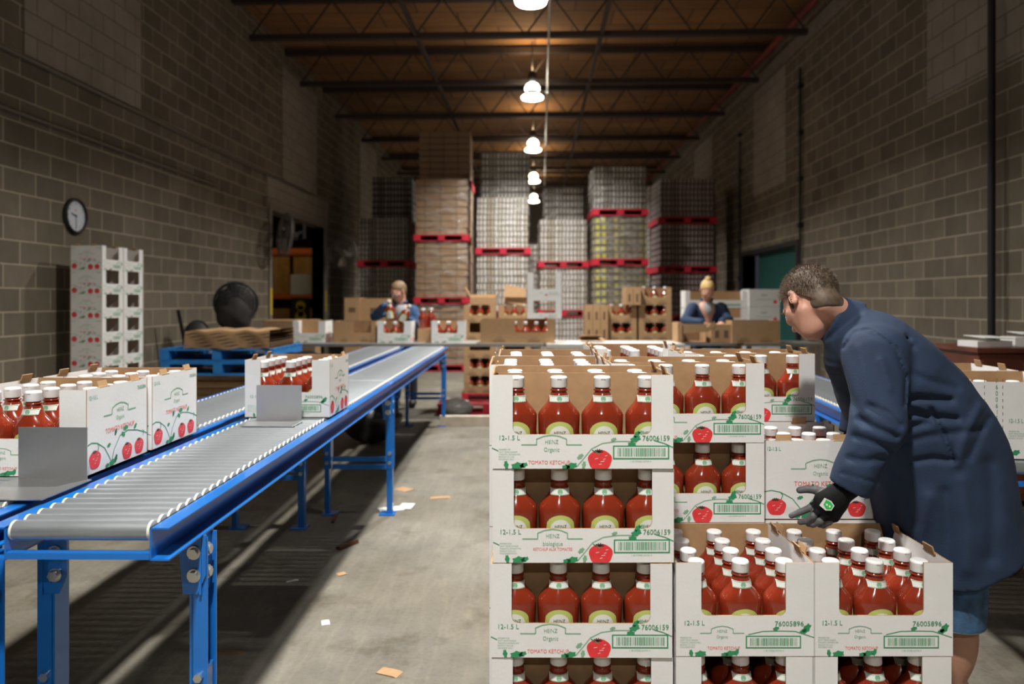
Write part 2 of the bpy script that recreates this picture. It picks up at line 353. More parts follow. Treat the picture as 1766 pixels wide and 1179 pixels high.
# ================================================================== THE HALL
XL, XR, YB, YE, HC = -4.43, 4.15, -6.5, 29.0, 5.87
DL = (12.4, 15.55, 2.91); DR = (12.0, 15.1, 2.27)
o = struct(MB().span((XL - .3, YB, -.2), (XR + .3, YE, 0), floor_mat()), 'floor')
def wall_with_door(xa, xb, y0, y1, zt, m, name):
    mb = MB(); mb.span((xa, YB, 0), (xb, y0, HC), m); mb.span((xa, y1, 0), (xb, YE, HC), m); mb.span((xa, y0, zt), (xb, y1, HC), m); return struct(mb, name)
wall_with_door(XL - .25, XL, DL[0], DL[1], DL[2], M_wallL, 'wall_left')
wall_with_door(XR, XR + .25, DR[0], DR[1], DR[2], M_wallR, 'wall_right')
M_wallB = mat('dark_end_wall', (.12, .10, .08), .9, var=.1)
struct(MB().span((XL - .25, YE, 0), (XR + .25, YE + .25, HC), M_wallB), 'wall_back')
struct(MB().span((XL - .25, YB - .25, 0), (XR + .25, YB, HC), M_wallB), 'wall_front')
struct(MB().span((XL - .3, YB - .25, HC), (XR + .3, YE + .25, HC + .2), deck_mat()), 'ceiling')
# pale infilled openings high in the walls
k = 1
for (xa, xb, y0, y1, z0, z1) in ((XL, XL + .015, 6.34, 8.25, 3.52, 5.45), (XL, XL + .015, 12.96, 15.0, 3.50, 5.5), (XL, XL + .015, 18.7, 20.7, 3.5, 5.5),
                                 (XR - .015, XR, 6.2, 8.03, 3.47, 5.4), (XR - .015, XR, 12.5, 14.3, 3.36, 5.3), (XR - .015, XR, 17.6, 19.6, 3.4, 5.3)):
    struct(MB().span((xa, y0, z0), (xb, y1, z1), M_patch), 'trim_%d' % k); k += 1
struct(MB().span((XL, 12.2, 2.93), (XL + .02, 15.8, 3.48), M_patch), 'trim_7')
# door frames
M_frame = mat('door_frame_paint', (.20, .18, .15), .6)
fr = MB(); fr.span((XL - .25, DL[0] - .12, 0), (XL + .03, DL[0], DL[2] + .1), M_frame).span((XL - .25, DL[1], 0), (XL + .03, DL[1] + .12, DL[2] + .1), M_frame).span((XL - .25, DL[0], DL[2]), (XL + .03, DL[1], DL[2] + .1), M_frame)
fr.span((XL + .03, DL[0] - .10, 1.15), (XL + .035, DL[0] - .02, 1.6), M_yellow).span((XL + .03, DL[1] + .02, 1.15), (XL + .035, DL[1] + .1, 1.6), M_yellow)
struct(fr, 'trim_8')
fr = MB(); fr.span((XR - .03, DR[0] - .1, 0), (XR + .25, DR[0], DR[2] + .08), M_dark).span((XR - .03, DR[1], 0), (XR + .25, DR[1] + .1, DR[2] + .08), M_dark).span((XR - .03, DR[0], DR[2]), (XR + .25, DR[1], DR[2] + .08), M_dark)
struct(fr, 'trim_9')
struct(MB().span((XR + .10, DR[0], 0), (XR + .16, DR[0] + 2.35, DR[2]), M_teal), 'door_2')
# room seen through the left door
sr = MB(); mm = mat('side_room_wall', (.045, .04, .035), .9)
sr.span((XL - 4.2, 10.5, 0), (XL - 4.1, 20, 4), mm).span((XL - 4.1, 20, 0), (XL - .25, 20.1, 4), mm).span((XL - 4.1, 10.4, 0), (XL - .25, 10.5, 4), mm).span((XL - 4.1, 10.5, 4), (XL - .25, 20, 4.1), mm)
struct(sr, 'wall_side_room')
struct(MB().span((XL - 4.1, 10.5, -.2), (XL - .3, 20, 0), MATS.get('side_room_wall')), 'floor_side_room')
t = thing('storage_rack', 'orange steel pallet rack loaded with brown cartons seen through left doorway', 'rack', XL - 1.6, 17.6, 0, hall=True)
for sx in (-1.1, 1.1):
    for sy in (-.4, .4): MB().span((sx - .05, sy - .05, 0), (sx + .05, sy + .05, 3.4), mat('rack_green', (.02, .07, .05), .6)).build('upright', t)
for z in (.35, 1.55, 2.6):
    for sy in (-.4, .4): MB().span((-1.1, sy - .03, z - .12), (1.1, sy + .03, z), M_orange).build('beam', t)
M_gold = mat('golden_carton', (.33, .19, .05), .8, var=.2)
n = 0
for z in (.351, 1.551):
    for i in range(3):
        q = thing('carton', '%s brown carton on the %s shelf of the rack beyond the left door' % (('left', 'middle', 'right')[i], 'lower' if z < 1 else 'upper'), 'box', XL - 2.35 + i * .75, 17.55, z + .002, 0, 'cartons on the side-room rack', hall=True)
        MB().span((-.33, -.35, 0), (.33, .35, .85), M_gold).build('carton_body', q); MB().span((-.03, -.353, 0), (.03, .352, .853), M_kraft).build('tape', q)
ld = bpy.data.lights.new('side_room_lamp_light', 'AREA'); ld.energy = 12; ld.color = (1, .72, .35); ld.size = .6
t = thing('ceiling_lamp', 'small amber ceiling lamp in the room beyond the left doorway', 'lamp', XL - 1.5, 15.6, 3.95, hall=True)
MB().lathe([(0, .3), (.05, .3)], M_dark).build('lamp_body', t)
lo = bpy.data.objects.new('lamp_light', ld); COL.objects.link(lo); lo.parent = t; lo.location = (0, 0, -.02)
# roof joists : each an open-web truss
for i in range(-6, 9):
    y = 10.8 + 2.33 * i
    if y > YE - .3 or y < YB + .3: continue
    t = thing('roof_truss', '', 'roof truss', (XL + XR) / 2, y, 5.22, 0, 'open-web roof trusses', hall=True)
    t['label'] = 'dark open-web steel roof truss, %s, spanning wall to wall under the timber deck' % (('number %d ahead of the camera' % (i + 2)) if i >= -1 else 'overhead near the camera')
    t['kind'] = 'structure'; del t['category']; t.name = 'trim_truss_%d' % (i + 7)
    w2 = (XR - XL) / 2 - .02
    MB().span((-w2, -.05, .50), (w2, .05, .60), M_joist).build('top_chord', t)
    MB().span((-w2 + .25, -.045, -.04), (w2 - .25, .045, .04), M_joist).build('bottom_chord', t)
    wb = MB(); nn = 10; st = (2 * w2 - .5) / nn
    for j in range(nn):
        a = -w2 + .25 + j * st; wb.bar((a, 0, 0), (a + st / 2, 0, .54), .022, .022, M_joist); wb.bar((a + st / 2, 0, .54), (a + st, 0, 0), .018, .018, M_joist)
    wb.build('web_bars', t)
struct(MB().span((-1.75, YB, 5.20), (-1.70, YE, 5.27), M_joist), 'trim_20'); struct(MB().span((.93, YB, 5.20), (.98, YE, 5.27), M_joist), 'trim_21')
# ledge and pipes
struct(MB().span((XR - .10, YB, 5.35), (XR, YE, 5.48), mat('ledge_concrete', (.20, .17, .14), .9, var=.1)), 'trim_22')
tag(MB().cyl((XR - .30, YB + .1, 5.52), (XR - .30, YE - .1, 5.52), .05, M_redpipe).build('sprinkler_pipe'), 'dark red sprinkler main running along the top of the right wall', 'pipe')
pm = MB().cyl((.14, 4, 5.1), (.30, 24, 5.1), .018, mat('pale_pipe', (.5, .48, .44), .4, metal=.5), 8)
for y in (13.3, 17.8): pm.sphere((.145 + (y - 4) * .008, y, 5.1), .05, M_bolt, 10, 6)
tag(pm.build('sprinkler_branch'), 'thin pale pipe running lengthwise under the roof beside the lamps', 'pipe')
tag(MB().cyl((XR - .10, 6.77, 0), (XR - .10, 6.77, 5.35), .032, M_pipe, 12).build('downpipe'), 'thick black vertical pipe standing against the right wall', 'pipe')
for (y, z1, lab) in ((11.75, 5.0, 'thin dark vertical conduit with clips on the right wall, nearer to the camera'), (15.2, 4.6, 'thin dark vertical conduit with clips on the right wall, beyond the teal door')):
    m_ = MB().cyl((XR - .04, y, 0), (XR - .04, y, z1), .02, M_pipe, 8)
    for q in range(7): m_.box((XR - .04, y, .4 + q * .72), (.07, .09, .07), M_pipe)
    tag(m_.build('conduit'), lab, 'conduit', 'conduits on the right wall')
tag(MB().cyl((XL + .03, 2, 3.50), (XL + .03, 14.5, 3.46), .022, M_cond, 8).build('conduit'), 'long thin conduit high on the left wall, upper of the two', 'conduit', 'conduits on the left wall')
tag(MB().cyl((XL + .03, 2, 3.0), (XL + .03, 10.2, 2.98), .018, M_cond, 8).build('conduit'), 'long thin conduit on the left wall, lower of the two, above the clock', 'conduit', 'conduits on the left wall')
# ------------------------------------------------------------------ high-bay lamps
LP = thing('pendant_lamp', '', 'lamp', -.05, LAMP_Y[0], 4.9, 0, 'high-bay pendant lamps', hall=True)
def lathe_obj(prof, m, name, parent, n=24): return MB().lathe(prof, m, n).build(name, parent)
MB().cyl((0, 0, .42), (0, 0, .95), .012, M_dark, 8).build('rod', LP)
lathe_obj([(.26, .05), (.28, .075), (.40, .075), (.43, .04)], M_dark, 'ballast', LP)
lathe_obj([(.10, .10), (.115, .128), (.16, .128), (.21, .10), (.24, .05)], M_glow, 'dome', LP)
lathe_obj([(.026, .115), (.085, .10), (.105, .10)], M_dark, 'collar', LP)
lathe_obj([(-.05, .13), (-.035, .18), (-.005, .19), (.022, .16), (.028, .12)], M_glow2, 'shade', LP)
def add_lamp_light(root):
    ld = LIGHTD[0]; o = bpy.data.objects.new('lamp_light', ld); COL.objects.link(o); o.parent = root; o.location = (0, 0, -.08)
    o = bpy.data.objects.new('lamp_uplight', LIGHTD[1]); COL.objects.link(o); o.parent = root; o.location = (0, 0, .46); o.rotation_euler = (PI, 0, 0)
a = bpy.data.lights.new('lamp_light', 'AREA'); a.shape = 'DISK'; a.size = .26; a.spread = math.radians(134); a.energy = LAMP_POWER; a.color = (1, .965, .91)
b_ = bpy.data.lights.new('lamp_uplight', 'AREA'); b_.shape = 'DISK'; b_.size = .2; b_.energy = LAMP_UP; b_.color = (1, .72, .40)
LIGHTD = (a, b_)
lamps = [LP] + [dup(LP, loc=(-.32 if y < 5 else -.05, y, 4.9)) for y in LAMP_Y[1:]]
nm = ['behind the camera', 'directly above the camera', 'above the nearest cartons', 'cut by the top edge of the photo', 'largest fully seen glowing one', 'second fully seen one, above tall stack', 'small one beside the wrapped stack top', 'farthest and smallest one']
for L_, s_ in zip(lamps, nm): L_['label'] = 'round glowing high-bay pendant lamp, ' + s_; add_lamp_light(L_)
# ================================================================== KETCHUP BOTTLES
BP = [(0, (.046, .034)), (.004, (.053, .040)), (.02, (.0565, .043)), (.09, (.0585, .0445)), (.118, (.0598, .0455)), (.138, (.0602, .0455)), (.146, (.0575, .043)), (.156, (.0500, .039)), (.166, (.0410, .035)), (.174, (.0340, .031)),
      (.180, (.0305, .0285)), (.192, (.0275, .0265)), (.200, (.0235, .0235)), (.206, (.0215, .0215)), (.2075, (.0255, .0255)), (.2105, (.0255, .0255)), (.212, (.021, .021)), (.222, (.0205, .0205))]
def brad(z):
    for (z0, a), (z1, b) in zip(BP, BP[1:]):
        if z0 <= z <= z1:
            t = (z - z0) / (z1 - z0); return a[0] + (b[0] - a[0]) * t, a[1] + (b[1] - a[1]) * t
    return BP[-1][1]
def on_body(x, z, e):
    rx, ry = brad(z); rx += e; ry += e; return (x, -ry * math.sqrt(max(.02, 1 - (x / rx) ** 2)), z)
bm_ = MB()
bm_.lathe(BP, M_ketch, 28)
me_body = bm_.mesh('ketchup_bottle')
cm = MB(); cm.lathe([(.2165, .0236), (.219, .0246), (.240, .0240), (.2415, .0245), (.244, .0240), (.2475, .0215), (.2485, .016)], M_cap, 28)
cm.box((0, -.0238, .2425), (.012, .003, .003), M_cap)
me_cap = cm.mesh('cap')
def curved(mb, x0, x1, z0, z1, e, m, nx=8, nz=3, fx=None):
    vs, fs = [], []
    for j in range(nz + 1):
        for i in range(nx + 1):
            z = z0 + (z1 - z0) * j / nz; x = x0 + (x1 - x0) * i / nx
            if fx: x, z = fx(i / nx, j / nz)
            vs.append(on_body(x, z, e))
    for j in range(nz):
        for i in range(nx): a = j * (nx + 1) + i; fs.append((a, a + 1, a + nx + 2, a + nx + 1))
    mb.add(vs, fs, m, True)
nl = MB(); curved(nl, -.0272, .0272, .1765, .1945, .0012, M_lab, 10)
curved(nl, -.026, .026, .1775, .1787, .0017, M_lgreen, 8, 1); curved(nl, -.026, .026, .1925, .1937, .0017, M_lgreen, 8, 1)
nl.add([on_body(math.cos(a) * .0075, .1855 + math.sin(a) * .0075, .0018) for a in [2 * PI * i / 12 for i in range(12)]], [list(range(12))], M_lgreen)
me_nl = nl.mesh('neck_label')
fl = MB()
def arch(w, zb, zs, zt):
    return lambda u, v: ((u * 2 - 1) * w * (1 if v < .6 else 1 - .08 * (v - .6) / .4), zb + (zs + (zt - zs) * math.sqrt(max(0, 1 - (u * 2 - 1) ** 2 * .9)) - zb) * v)
curved(fl, 0, 0, 0, 0, .0008, M_laby, 12, 8, arch(.041, .022, .092, .124))
curved(fl, 0, 0, 0, 0, .0013, M_lab, 12, 8, arch(.031, .028, .080, .112))
def bent_text(mb, s, z, h, m):
    vs, fs, w = text_geo(s, h, .9); mb.add([on_body(u - w / 2, z + v, .002) for u, v in vs], fs, m)
bent_text(fl, 'HEINZ', .088, .009, M_ink); bent_text(fl, 'Organic', .073, .007, M_green); bent_text(fl, 'TOMATO', .058, .008, M_red); bent_text(fl, 'KETCHUP', .045, .008, M_ink)
me_fl = fl.mesh('front_label')
def mobj(me, name, parent=None):
    o = bpy.data.objects.new(name, me); COL.objects.link(o)
    if parent: o.parent = parent
    return o
BOTTLE = None
def bottle(x, d, z, rz, label, group, full=True, tilt=None, s=1.0):
    o = mobj(me_body, 'ketchup_bottle'); o.location = W(x, d, z); o.rotation_euler = (0, 0, TH + rz); o.scale = (s, s, s)
    if tilt: o.rotation_euler = (tilt[0], tilt[1], TH + rz)
    tag(o, label, 'bottle', group); mobj(me_cap, 'cap', o)
    if full: mobj(me_nl, 'neck_label', o)
    if full or full is None: mobj(me_fl, 'front_label', o)
    return o
# ================================================================== CARTONS
T = .005
def window_outline(w, h, xl, xr, zb, r=.018):
    p = [(-w / 2, 0), (w / 2, 0), (w / 2, h), (xr, h)]
    p += [(xr, zb + r)] + [(xr - r + r * math.cos(a), zb + r - r * math.sin(a)) for a in (PI / 8, PI / 4, 3 * PI / 8)] + [(xr - r, zb)]
    p += [(xl + r, zb)] + [(xl + r - r * math.sin(a), zb + r - r * math.cos(a)) for a in (PI / 8, PI / 4, 3 * PI / 8)] + [(xl, zb + r)]
    p += [(xl, h), (-w / 2, h)]; return p
def art_frontA(fr=False):
    A = Art(); u = -.25
    A.text('12-1,5 L' if fr else '12-1.5 L', u + .018, .079, .0130, M_green, .98)
    A.text('76006159', u + .490, .0775, .0145, M_green, .92, 'r', .0005)
    A.barcode(u + .334, .026, u + .489, .064)
    A.text('1 00 57000 03730 4', u + .41, .0185, .0042, M_lgreen, 1.2, 'c')
    A.tomato(u + .298, .024, .031)
    A.stroke([(u + .236, .008), (u + .255, .03), (u + .275, .055), (u + .305, .070), (u + .345, .0755), (u + .385, .0755)], .0026, M_lgreen)
    A.stroke([(u + .45, .077), (u + .475, .070), (u + .499, .059)], .0026, M_green); A.stroke([(u + .001, .057), (u + .018, .049)], .0025, M_green)
    A.stroke([(u + .276, .052), (u + .292, .044), (u + .296, .037)], .0022, M_green, .0004)
    for x, z, r, a in ((.244, .034, .009, .7), (.254, .011, .009, 1.4), (.336, .081, .007, .3), (.386, .068, .010, .0), (.396, .082, .013, .3), (.400, .095, .010, .8), (.412, .100, .008, .2),
                       (.04, .011, .010, 1.7), (.072, .008, .016, .1), (.088, .010, .010, .4), (.22, .008, .014, .2), (.205, .005, .010, .0)):
        A.leaf(u + x, z, r, a, M_green if r > .0095 else M_lgreen, .0003)
    A.logo(u + .165, .066, .98, 'biologique' if fr else 'Organic')
    if fr:
        A.text('KETCHUP AUX TOMATES', u + .165, .0335, .0085, M_rtext, .78, 'c')
    else: A.text('TOMATO KETCHUP', u + .158, .0125, .0105, M_rtext, .85, 'c')
    ls = ['PREPARE POUR', 'KRAFT HEINZ CANADA', 'TORONTO, ONTARIO M3C', 'PRODUIT DES E.-U.A.', 'POUR EXPORTATION'] if fr else ['PREPARED FOR', 'KRAFT HEINZ CANADA', 'TORONTO, ONTARIO M3C', 'PRODUCT OF U.S.A.', 'FOR EXPORT ONLY']
    for i, l in enumerate(ls): A.text(l, u + .019, .0515 - i * .0068, .0040, M_lgreen, .85)
    return A
def art_frontB():
    A = Art(); u = -.1925
    A.text('12-1.5 L', u + .021, .086, .0130, M_green, .95); A.text('76005896', u + .353, .084, .0135, M_green, 1.05, 'r', .0005)
    A.barcode(u + .193, .022, u + .346, .057, 5); A.text('1 00 57000 03730 4', u + .27, .014, .004, M_lgreen, 1.2, 'c')
    A.stroke([(u + .20, .060), (u + .24, .069), (u + .29, .070), (u + .33, .069), (u + .382, .052)], .0022, M_green)
    for x, z, r, a in ((.361, .077, .014, .9), (.352, .070, .009, .4), (.277, .077, .008, .3), (.042, .009, .009, 1.7), (.068, .007, .014, .1), (.15, .008, .013, .2), (.168, .012, .009, 1.2), (.135, .005, .009, .0)):
        A.leaf(u + x, z, r, a, M_green, .0003)
    A.logo(u + .128, .064, .72); A.text('TOMATO KETCHUP', u + .132, .0185, .009, M_rtext, .78, 'c')
    for i, l in enumerate(['PREPARED FOR', 'KRAFT HEINZ CANADA', 'TORONTO, ONTARIO M3C', 'PRODUCT OF U.S.A.', 'FOR EXPORT ONLY']): A.text(l, u + .012, .050 - i * .0066, .0040, M_lgreen, .8)
    return A
def art_side(w=.37, right_code=True):
    A = Art(); u = -w / 2
    A.text('12-1.5 L', u + .014, .225, .0125, M_green, .8)
    if right_code: A.text('76005896', u + w - .012, .225, .0125, M_green, .8, 'r')
    A.logo(u + w * .52, .165, 1.15); A.text('TOMATO KETCHUP', u + w * .52, .108, .016, M_rtext, .85, 'c')
    for x, z, r in ((.047, .040, .030), (.235, .031, .029), (.312, .033, .028)): A.tomato(u + x * w / .37, z, r)
    A.stroke([(u, .088), (u + .03, .094), (u + .06, .088), (u + .10, .066), (u + .125, .035), (u + .14, .012)], .0028, M_green)
    A.stroke([(u + .14, .012), (u + .155, .05), (u + .19, .088), (u + .24, .098), (u + .30, .088), (u + w - .001, .066)], .0028, M_green)
    A.stroke([(u + .06, .088), (u + .068, .078), (u + .062, .064)], .0025, M_green, .0004); A.stroke([(u + .33, .082), (u + .345, .078), (u + .337, .062)], .0025, M_green, .0004)
    for x, z, r, a in ((.125, .070, .009, .3), (.145, .012, .016, .2), (.165, .02, .012, 1.1), (.165, .105, .010, 1.2), (.225, .108, .013, .1), (.21, .090, .011, -.6), (.287, .104, .010, .8), (.115, .008, .010, .1)):
        A.leaf(u + x * w / .37, z, r, a, M_green if a < 1 else M_dgreen, .0003)
    return A
ME = {}
def share(key, fn):
    if key not in ME: ME[key] = fn()
    return ME[key]
SPEC = {  # w, d, h, window xl xr zb (front), cols, rows
    'A': dict(w=.50, d=.30, h=.258, xl=-.192, xr=.190, zb=.094, nc=4, nr=3, out=M_white, inn=M_kraft, side=M_kraft),
    'B': dict(w=.385, d=.37, h=.258, xl=-.122, xr=.112, zb=.112, nc=3, nr=4, out=M_white, inn=M_kraft, side=M_white),
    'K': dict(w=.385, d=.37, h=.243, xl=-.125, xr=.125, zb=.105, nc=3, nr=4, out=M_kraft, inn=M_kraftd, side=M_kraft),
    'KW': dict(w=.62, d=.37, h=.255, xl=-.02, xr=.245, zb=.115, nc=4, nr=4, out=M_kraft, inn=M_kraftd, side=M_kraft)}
def carton(kind, x, d, z, rz, label, group, front='en', side=True, s=(1, 1, 1), cat='carton', tabs=True, hall=False, closed=False):
    """x, d, z : middle of the front bottom edge"""
    S = SPEC[kind]; w, dd, h = S['w'], S['d'], S['h']
    t = thing('bottle_carton', label, cat, x, d, z, rz, group, hall); t.scale = s
    def fp():
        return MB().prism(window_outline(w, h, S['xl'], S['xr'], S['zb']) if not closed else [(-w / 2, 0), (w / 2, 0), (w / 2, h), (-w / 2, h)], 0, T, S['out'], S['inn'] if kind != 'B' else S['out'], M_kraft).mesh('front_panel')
    f = mobj(share(('f', kind, closed), fp), 'front_panel', t)
    if front:
        fa = {'en': art_frontA, 'fr': lambda: art_frontA(True)}[front] if kind == 'A' else art_frontB
        if kind in 'AB': mobj(share(('fa', kind, front), lambda: fa().mb.mesh('printed_artwork')), 'printed_artwork', f)
        elif kind in ('K', 'KW'): mobj(share(('fk', kind), lambda: art_kraft(w).mb.mesh('printed_artwork')), 'printed_artwork', f)
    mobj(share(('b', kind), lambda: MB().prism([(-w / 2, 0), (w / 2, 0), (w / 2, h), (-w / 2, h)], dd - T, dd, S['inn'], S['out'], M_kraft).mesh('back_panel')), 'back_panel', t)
    mobj(share(('0', kind), lambda: MB().span((-w / 2 + T, T, .0), (w / 2 - T, dd - T, T), M_kraft).mesh('base_panel')), 'base_panel', t)
    if kind == 'A' and not closed:
        mobj(share(('dv', kind), lambda: MB().span((-w / 2 + T, T + (dd - 2 * T) / 3 - .0012, T), (w / 2 - T, T + (dd - 2 * T) / 3 + .0012, h - .004), M_kraft).mesh('divider')), 'divider', t)
    for sx in (-1, 1):
        def sp():
            mb = MB(); pts = [(T, 0), (dd - T, 0), (dd - T, h), (T, h)]
            n = len(pts); xo, xi = sx * w / 2, sx * (w / 2 - T)
            vs = [(xo, y, zz) for y, zz in pts] + [(xi, y, zz) for y, zz in pts]
            a, b = list(range(n)), list(range(n, 2 * n))
            mb.add(vs, [a if sx > 0 else a[::-1]], S['out']); mb.add(vs, [b[::-1] if sx > 0 else b], S['side']); mb.add(vs, [(i, n + i, n + (i + 1) % n, (i + 1) % n) for i in range(n)], M_kraft)
            return mb.mesh('side_panel')
        p = mobj(share(('s', kind, sx), sp), 'side_panel', t)
        if side and kind == 'B':
            def sa():
                A = art_side(.37); me = A.mb.mesh('printed_artwork')
                if sx > 0: me.transform(Matrix.Translation((w / 2, dd / 2, 0)) @ Matrix.Rotation(PI / 2, 4, 'Z'))
                else: me.transform(Matrix.Translation((-w / 2, dd / 2, 0)) @ Matrix.Rotation(-PI / 2, 4, 'Z'))
                return me
            mobj(share(('sa', kind, sx), sa), 'printed_artwork', p)
        if tabs:
            for ty in (dd * .28, dd * .80):
                def tb():
                    return MB().box((sx * (w / 2 - .009), ty, h + .006), (.004, .052, .026), M_kraft, ry=-sx * .30).box((sx * (w / 2 - .004), ty, h - .001), (.008, .06, .004), M_kraft).mesh('flap_tab')
                mobj(share(('t', kind, sx, round(ty, 3)), tb), 'flap_tab', t)
    return t
def art_kraft(w):
    A = Art(); M_kink = mat('kraft_ink', (.14, .08, .045), .8)
    for x in (-w * .25, w * .22):
        A.ell(x, .05, .028, .012, M_kink); A.ell(x, .05, .024, .009, M_kraft, lift=.0002)
        for k in range(3): A.rect(x - .05, .028 - k * .008, x + .05, .032 - k * .008, M_kink)
    return A
RN = {3: ['front', 'middle', 'rear'], 4: ['front', 'second', 'third', 'rear']}
CN = {4: ['far left', 'centre-left', 'centre-right', 'far right'], 3: ['left', 'middle', 'right']}
def fill(kind, x, d, z, rz, where, group, rows=None, s=(1, 1, 1), full=True, face=0.0, skip=()):
    S = SPEC[kind]; w, dd = S['w'], S['d']; nc, nr = S['nc'], S['nr']; c, sn = math.cos(rz), math.sin(rz)
    py = (dd - 2 * T) / nr; pxx = (w - 2 * T) / nc; ox = 0
    if kind == 'KW': pxx = .088; ox = .1125
    for r in (rows if rows is not None else range(nr)):
        for q in range(nc):
            if (r, q) in skip: continue
            lx = ((q - (nc - 1) / 2) * pxx + ox) * s[0]; ly = (T + py * (r + .5) + (0 if kind != 'A' else (-.0008, .0012, .0012)[r])) * s[1]
            jx, jy = RNG.uniform(-.0012, .0012), 0
            bx = x + lx * c - ly * sn + jx; bd = d + lx * sn + ly * c + jy
            bottle(bx, bd, z + (T + .001) * s[2], rz + face, '%s-row %s bottle in %s' % (RN[nr][r], CN[nc][q], where), group, full, s=min(s) * .985)
def box_full(kind, x, d, z, rz, label, where, group='cartons stacked in front', rows=None, **k):
    face = k.pop('face', 0.0); full = k.pop('full', True); skip = k.pop('skip', ()); s = k.get('s', (1, 1, 1))
    t = carton(kind, x, d, z, rz, label, group, **k); fill(kind, x, d, z, rz, where, 'ketchup bottles in the cartons', rows, s, full, face, skip); return t
# ---- the big stack in the foreground, on its pallet
PT = .147; LH = .260; Lz = [PT + LH * i for i in range(4)]
t = thing('wooden_pallet', 'plain wooden pallet carrying the big stack of white cartons', 'pallet', .590, 2.05, 0)
for i in range(11): MB().box((0, .04 + i * .145, .136), (1.27, .10, .018), M_wood).build('deck_board', t)
for sx in (-.62, 0, .62): MB().box((sx, .765, .072), (.05, 1.53, .108), M_wood).build('stringer', t)
for i in (0, 5, 10): MB().box((0, .04 + i * .145, .009), (1.27, .10, .018), M_wood).build('bottom_board', t)
xa = .194
J = [(.000, .004), (-.003, .0), (.003, .004), (0, 0)]
LA = [('lowest', 'lowest white carton of the front left column, cut off by the photo edge'), ('third', 'white four-bottle carton, third from top in the front left column'), ('second', 'white carton printed in French, second from top in the front left column'), ('top', 'topmost white four-bottle carton of the front left column, open kraft back')]
for i in range(4):
    box_full('A', xa + J[i][0], 2.06 + J[i][1], Lz[i], J[i][0] * 2, LA[i][1], 'the %s front-left-column carton' % LA[i][0], front='fr' if i == 2 else 'en', tabs=i == 3)
LB = [None, None, ('second', 'white four-bottle carton under the top one, column right of the front left column'), ('top', 'white four-bottle carton on top, column just behind right of the front left one')]
for i in (2, 3):
    box_full('A', .573, 2.44, Lz[i], .0, LB[i][1], 'the %s set-back-column carton' % LB[i][0], front='fr' if i == 2 else 'en', rows=None if i == 3 else (0, 1), tabs=i == 3)
box_full('A', .912, 2.87, Lz[3], .0, 'white four-bottle carton on the rear right top, partly behind the bending man', 'the rear right top carton by the man')
box_full('B', .120, 2.395, Lz[3], .0, 'white open carton directly behind the topmost front left carton', 'the top carton behind the front left column', side=True, full=False)
box_full('B', .142, 2.78, Lz[3], .0, 'white open carton at the rear left corner of the stack top', 'the rear left corner top carton', full=False)
box_full('B', .530, 3.185, Lz[3], .0, 'white open carton at the rear middle of the stack top', 'the rear middle top carton', full=False)
# lower right pair facing the camera
for i, (x, nm) in enumerate(((.6455, 'left'), (1.0265, 'right'))):
    box_full('B', x, 2.068, Lz[1], 0, 'open white three-bottle carton with code 76005896, %s of the lower pair' % nm, 'the %s lower-pair open carton' % nm)
    box_full('B', x - (.004 if i else 0), 2.068, Lz[0], 0, 'white carton at the bottom edge, under the %s open one' % nm, 'the bottom carton under the %s open one' % nm, rows=(0, 1), tabs=False)
# the one the man is setting down, turned side-on
sd = box_full('B', 1.197, 2.665, Lz[2] + .002, PI / 2, 'white carton turned side-on beside the gloved hand, row of tomatoes printed', 'the side-on carton by the gloved hand', face=-PI / 2)
# cartons inside the pile that carry the visible ones
for nm, x, d, kd, ls in (('behind the front left column', .120, 2.395, 'B', (0, 1, 2)), ('in the set-back column', .573, 2.44, 'A', (0, 1)), ('at the rear right', .912, 2.87, 'A', (0, 1, 2)), ('at the rear left corner', .142, 2.78, 'B', (0, 1, 2)), ('at the rear middle', .530, 3.185, 'B', (0, 1, 2)), ('under the side-on one', 1.02, 2.47, 'B', (0, 1))):
    for i in ls:
        carton(kd, x, d, Lz[i], 0, 'plain closed white carton %s, layer %s from the pallet' % (nm, ('one', 'two', 'three')[i]), 'cartons inside the pallet stack', front=None, side=False, tabs=False, closed=True)
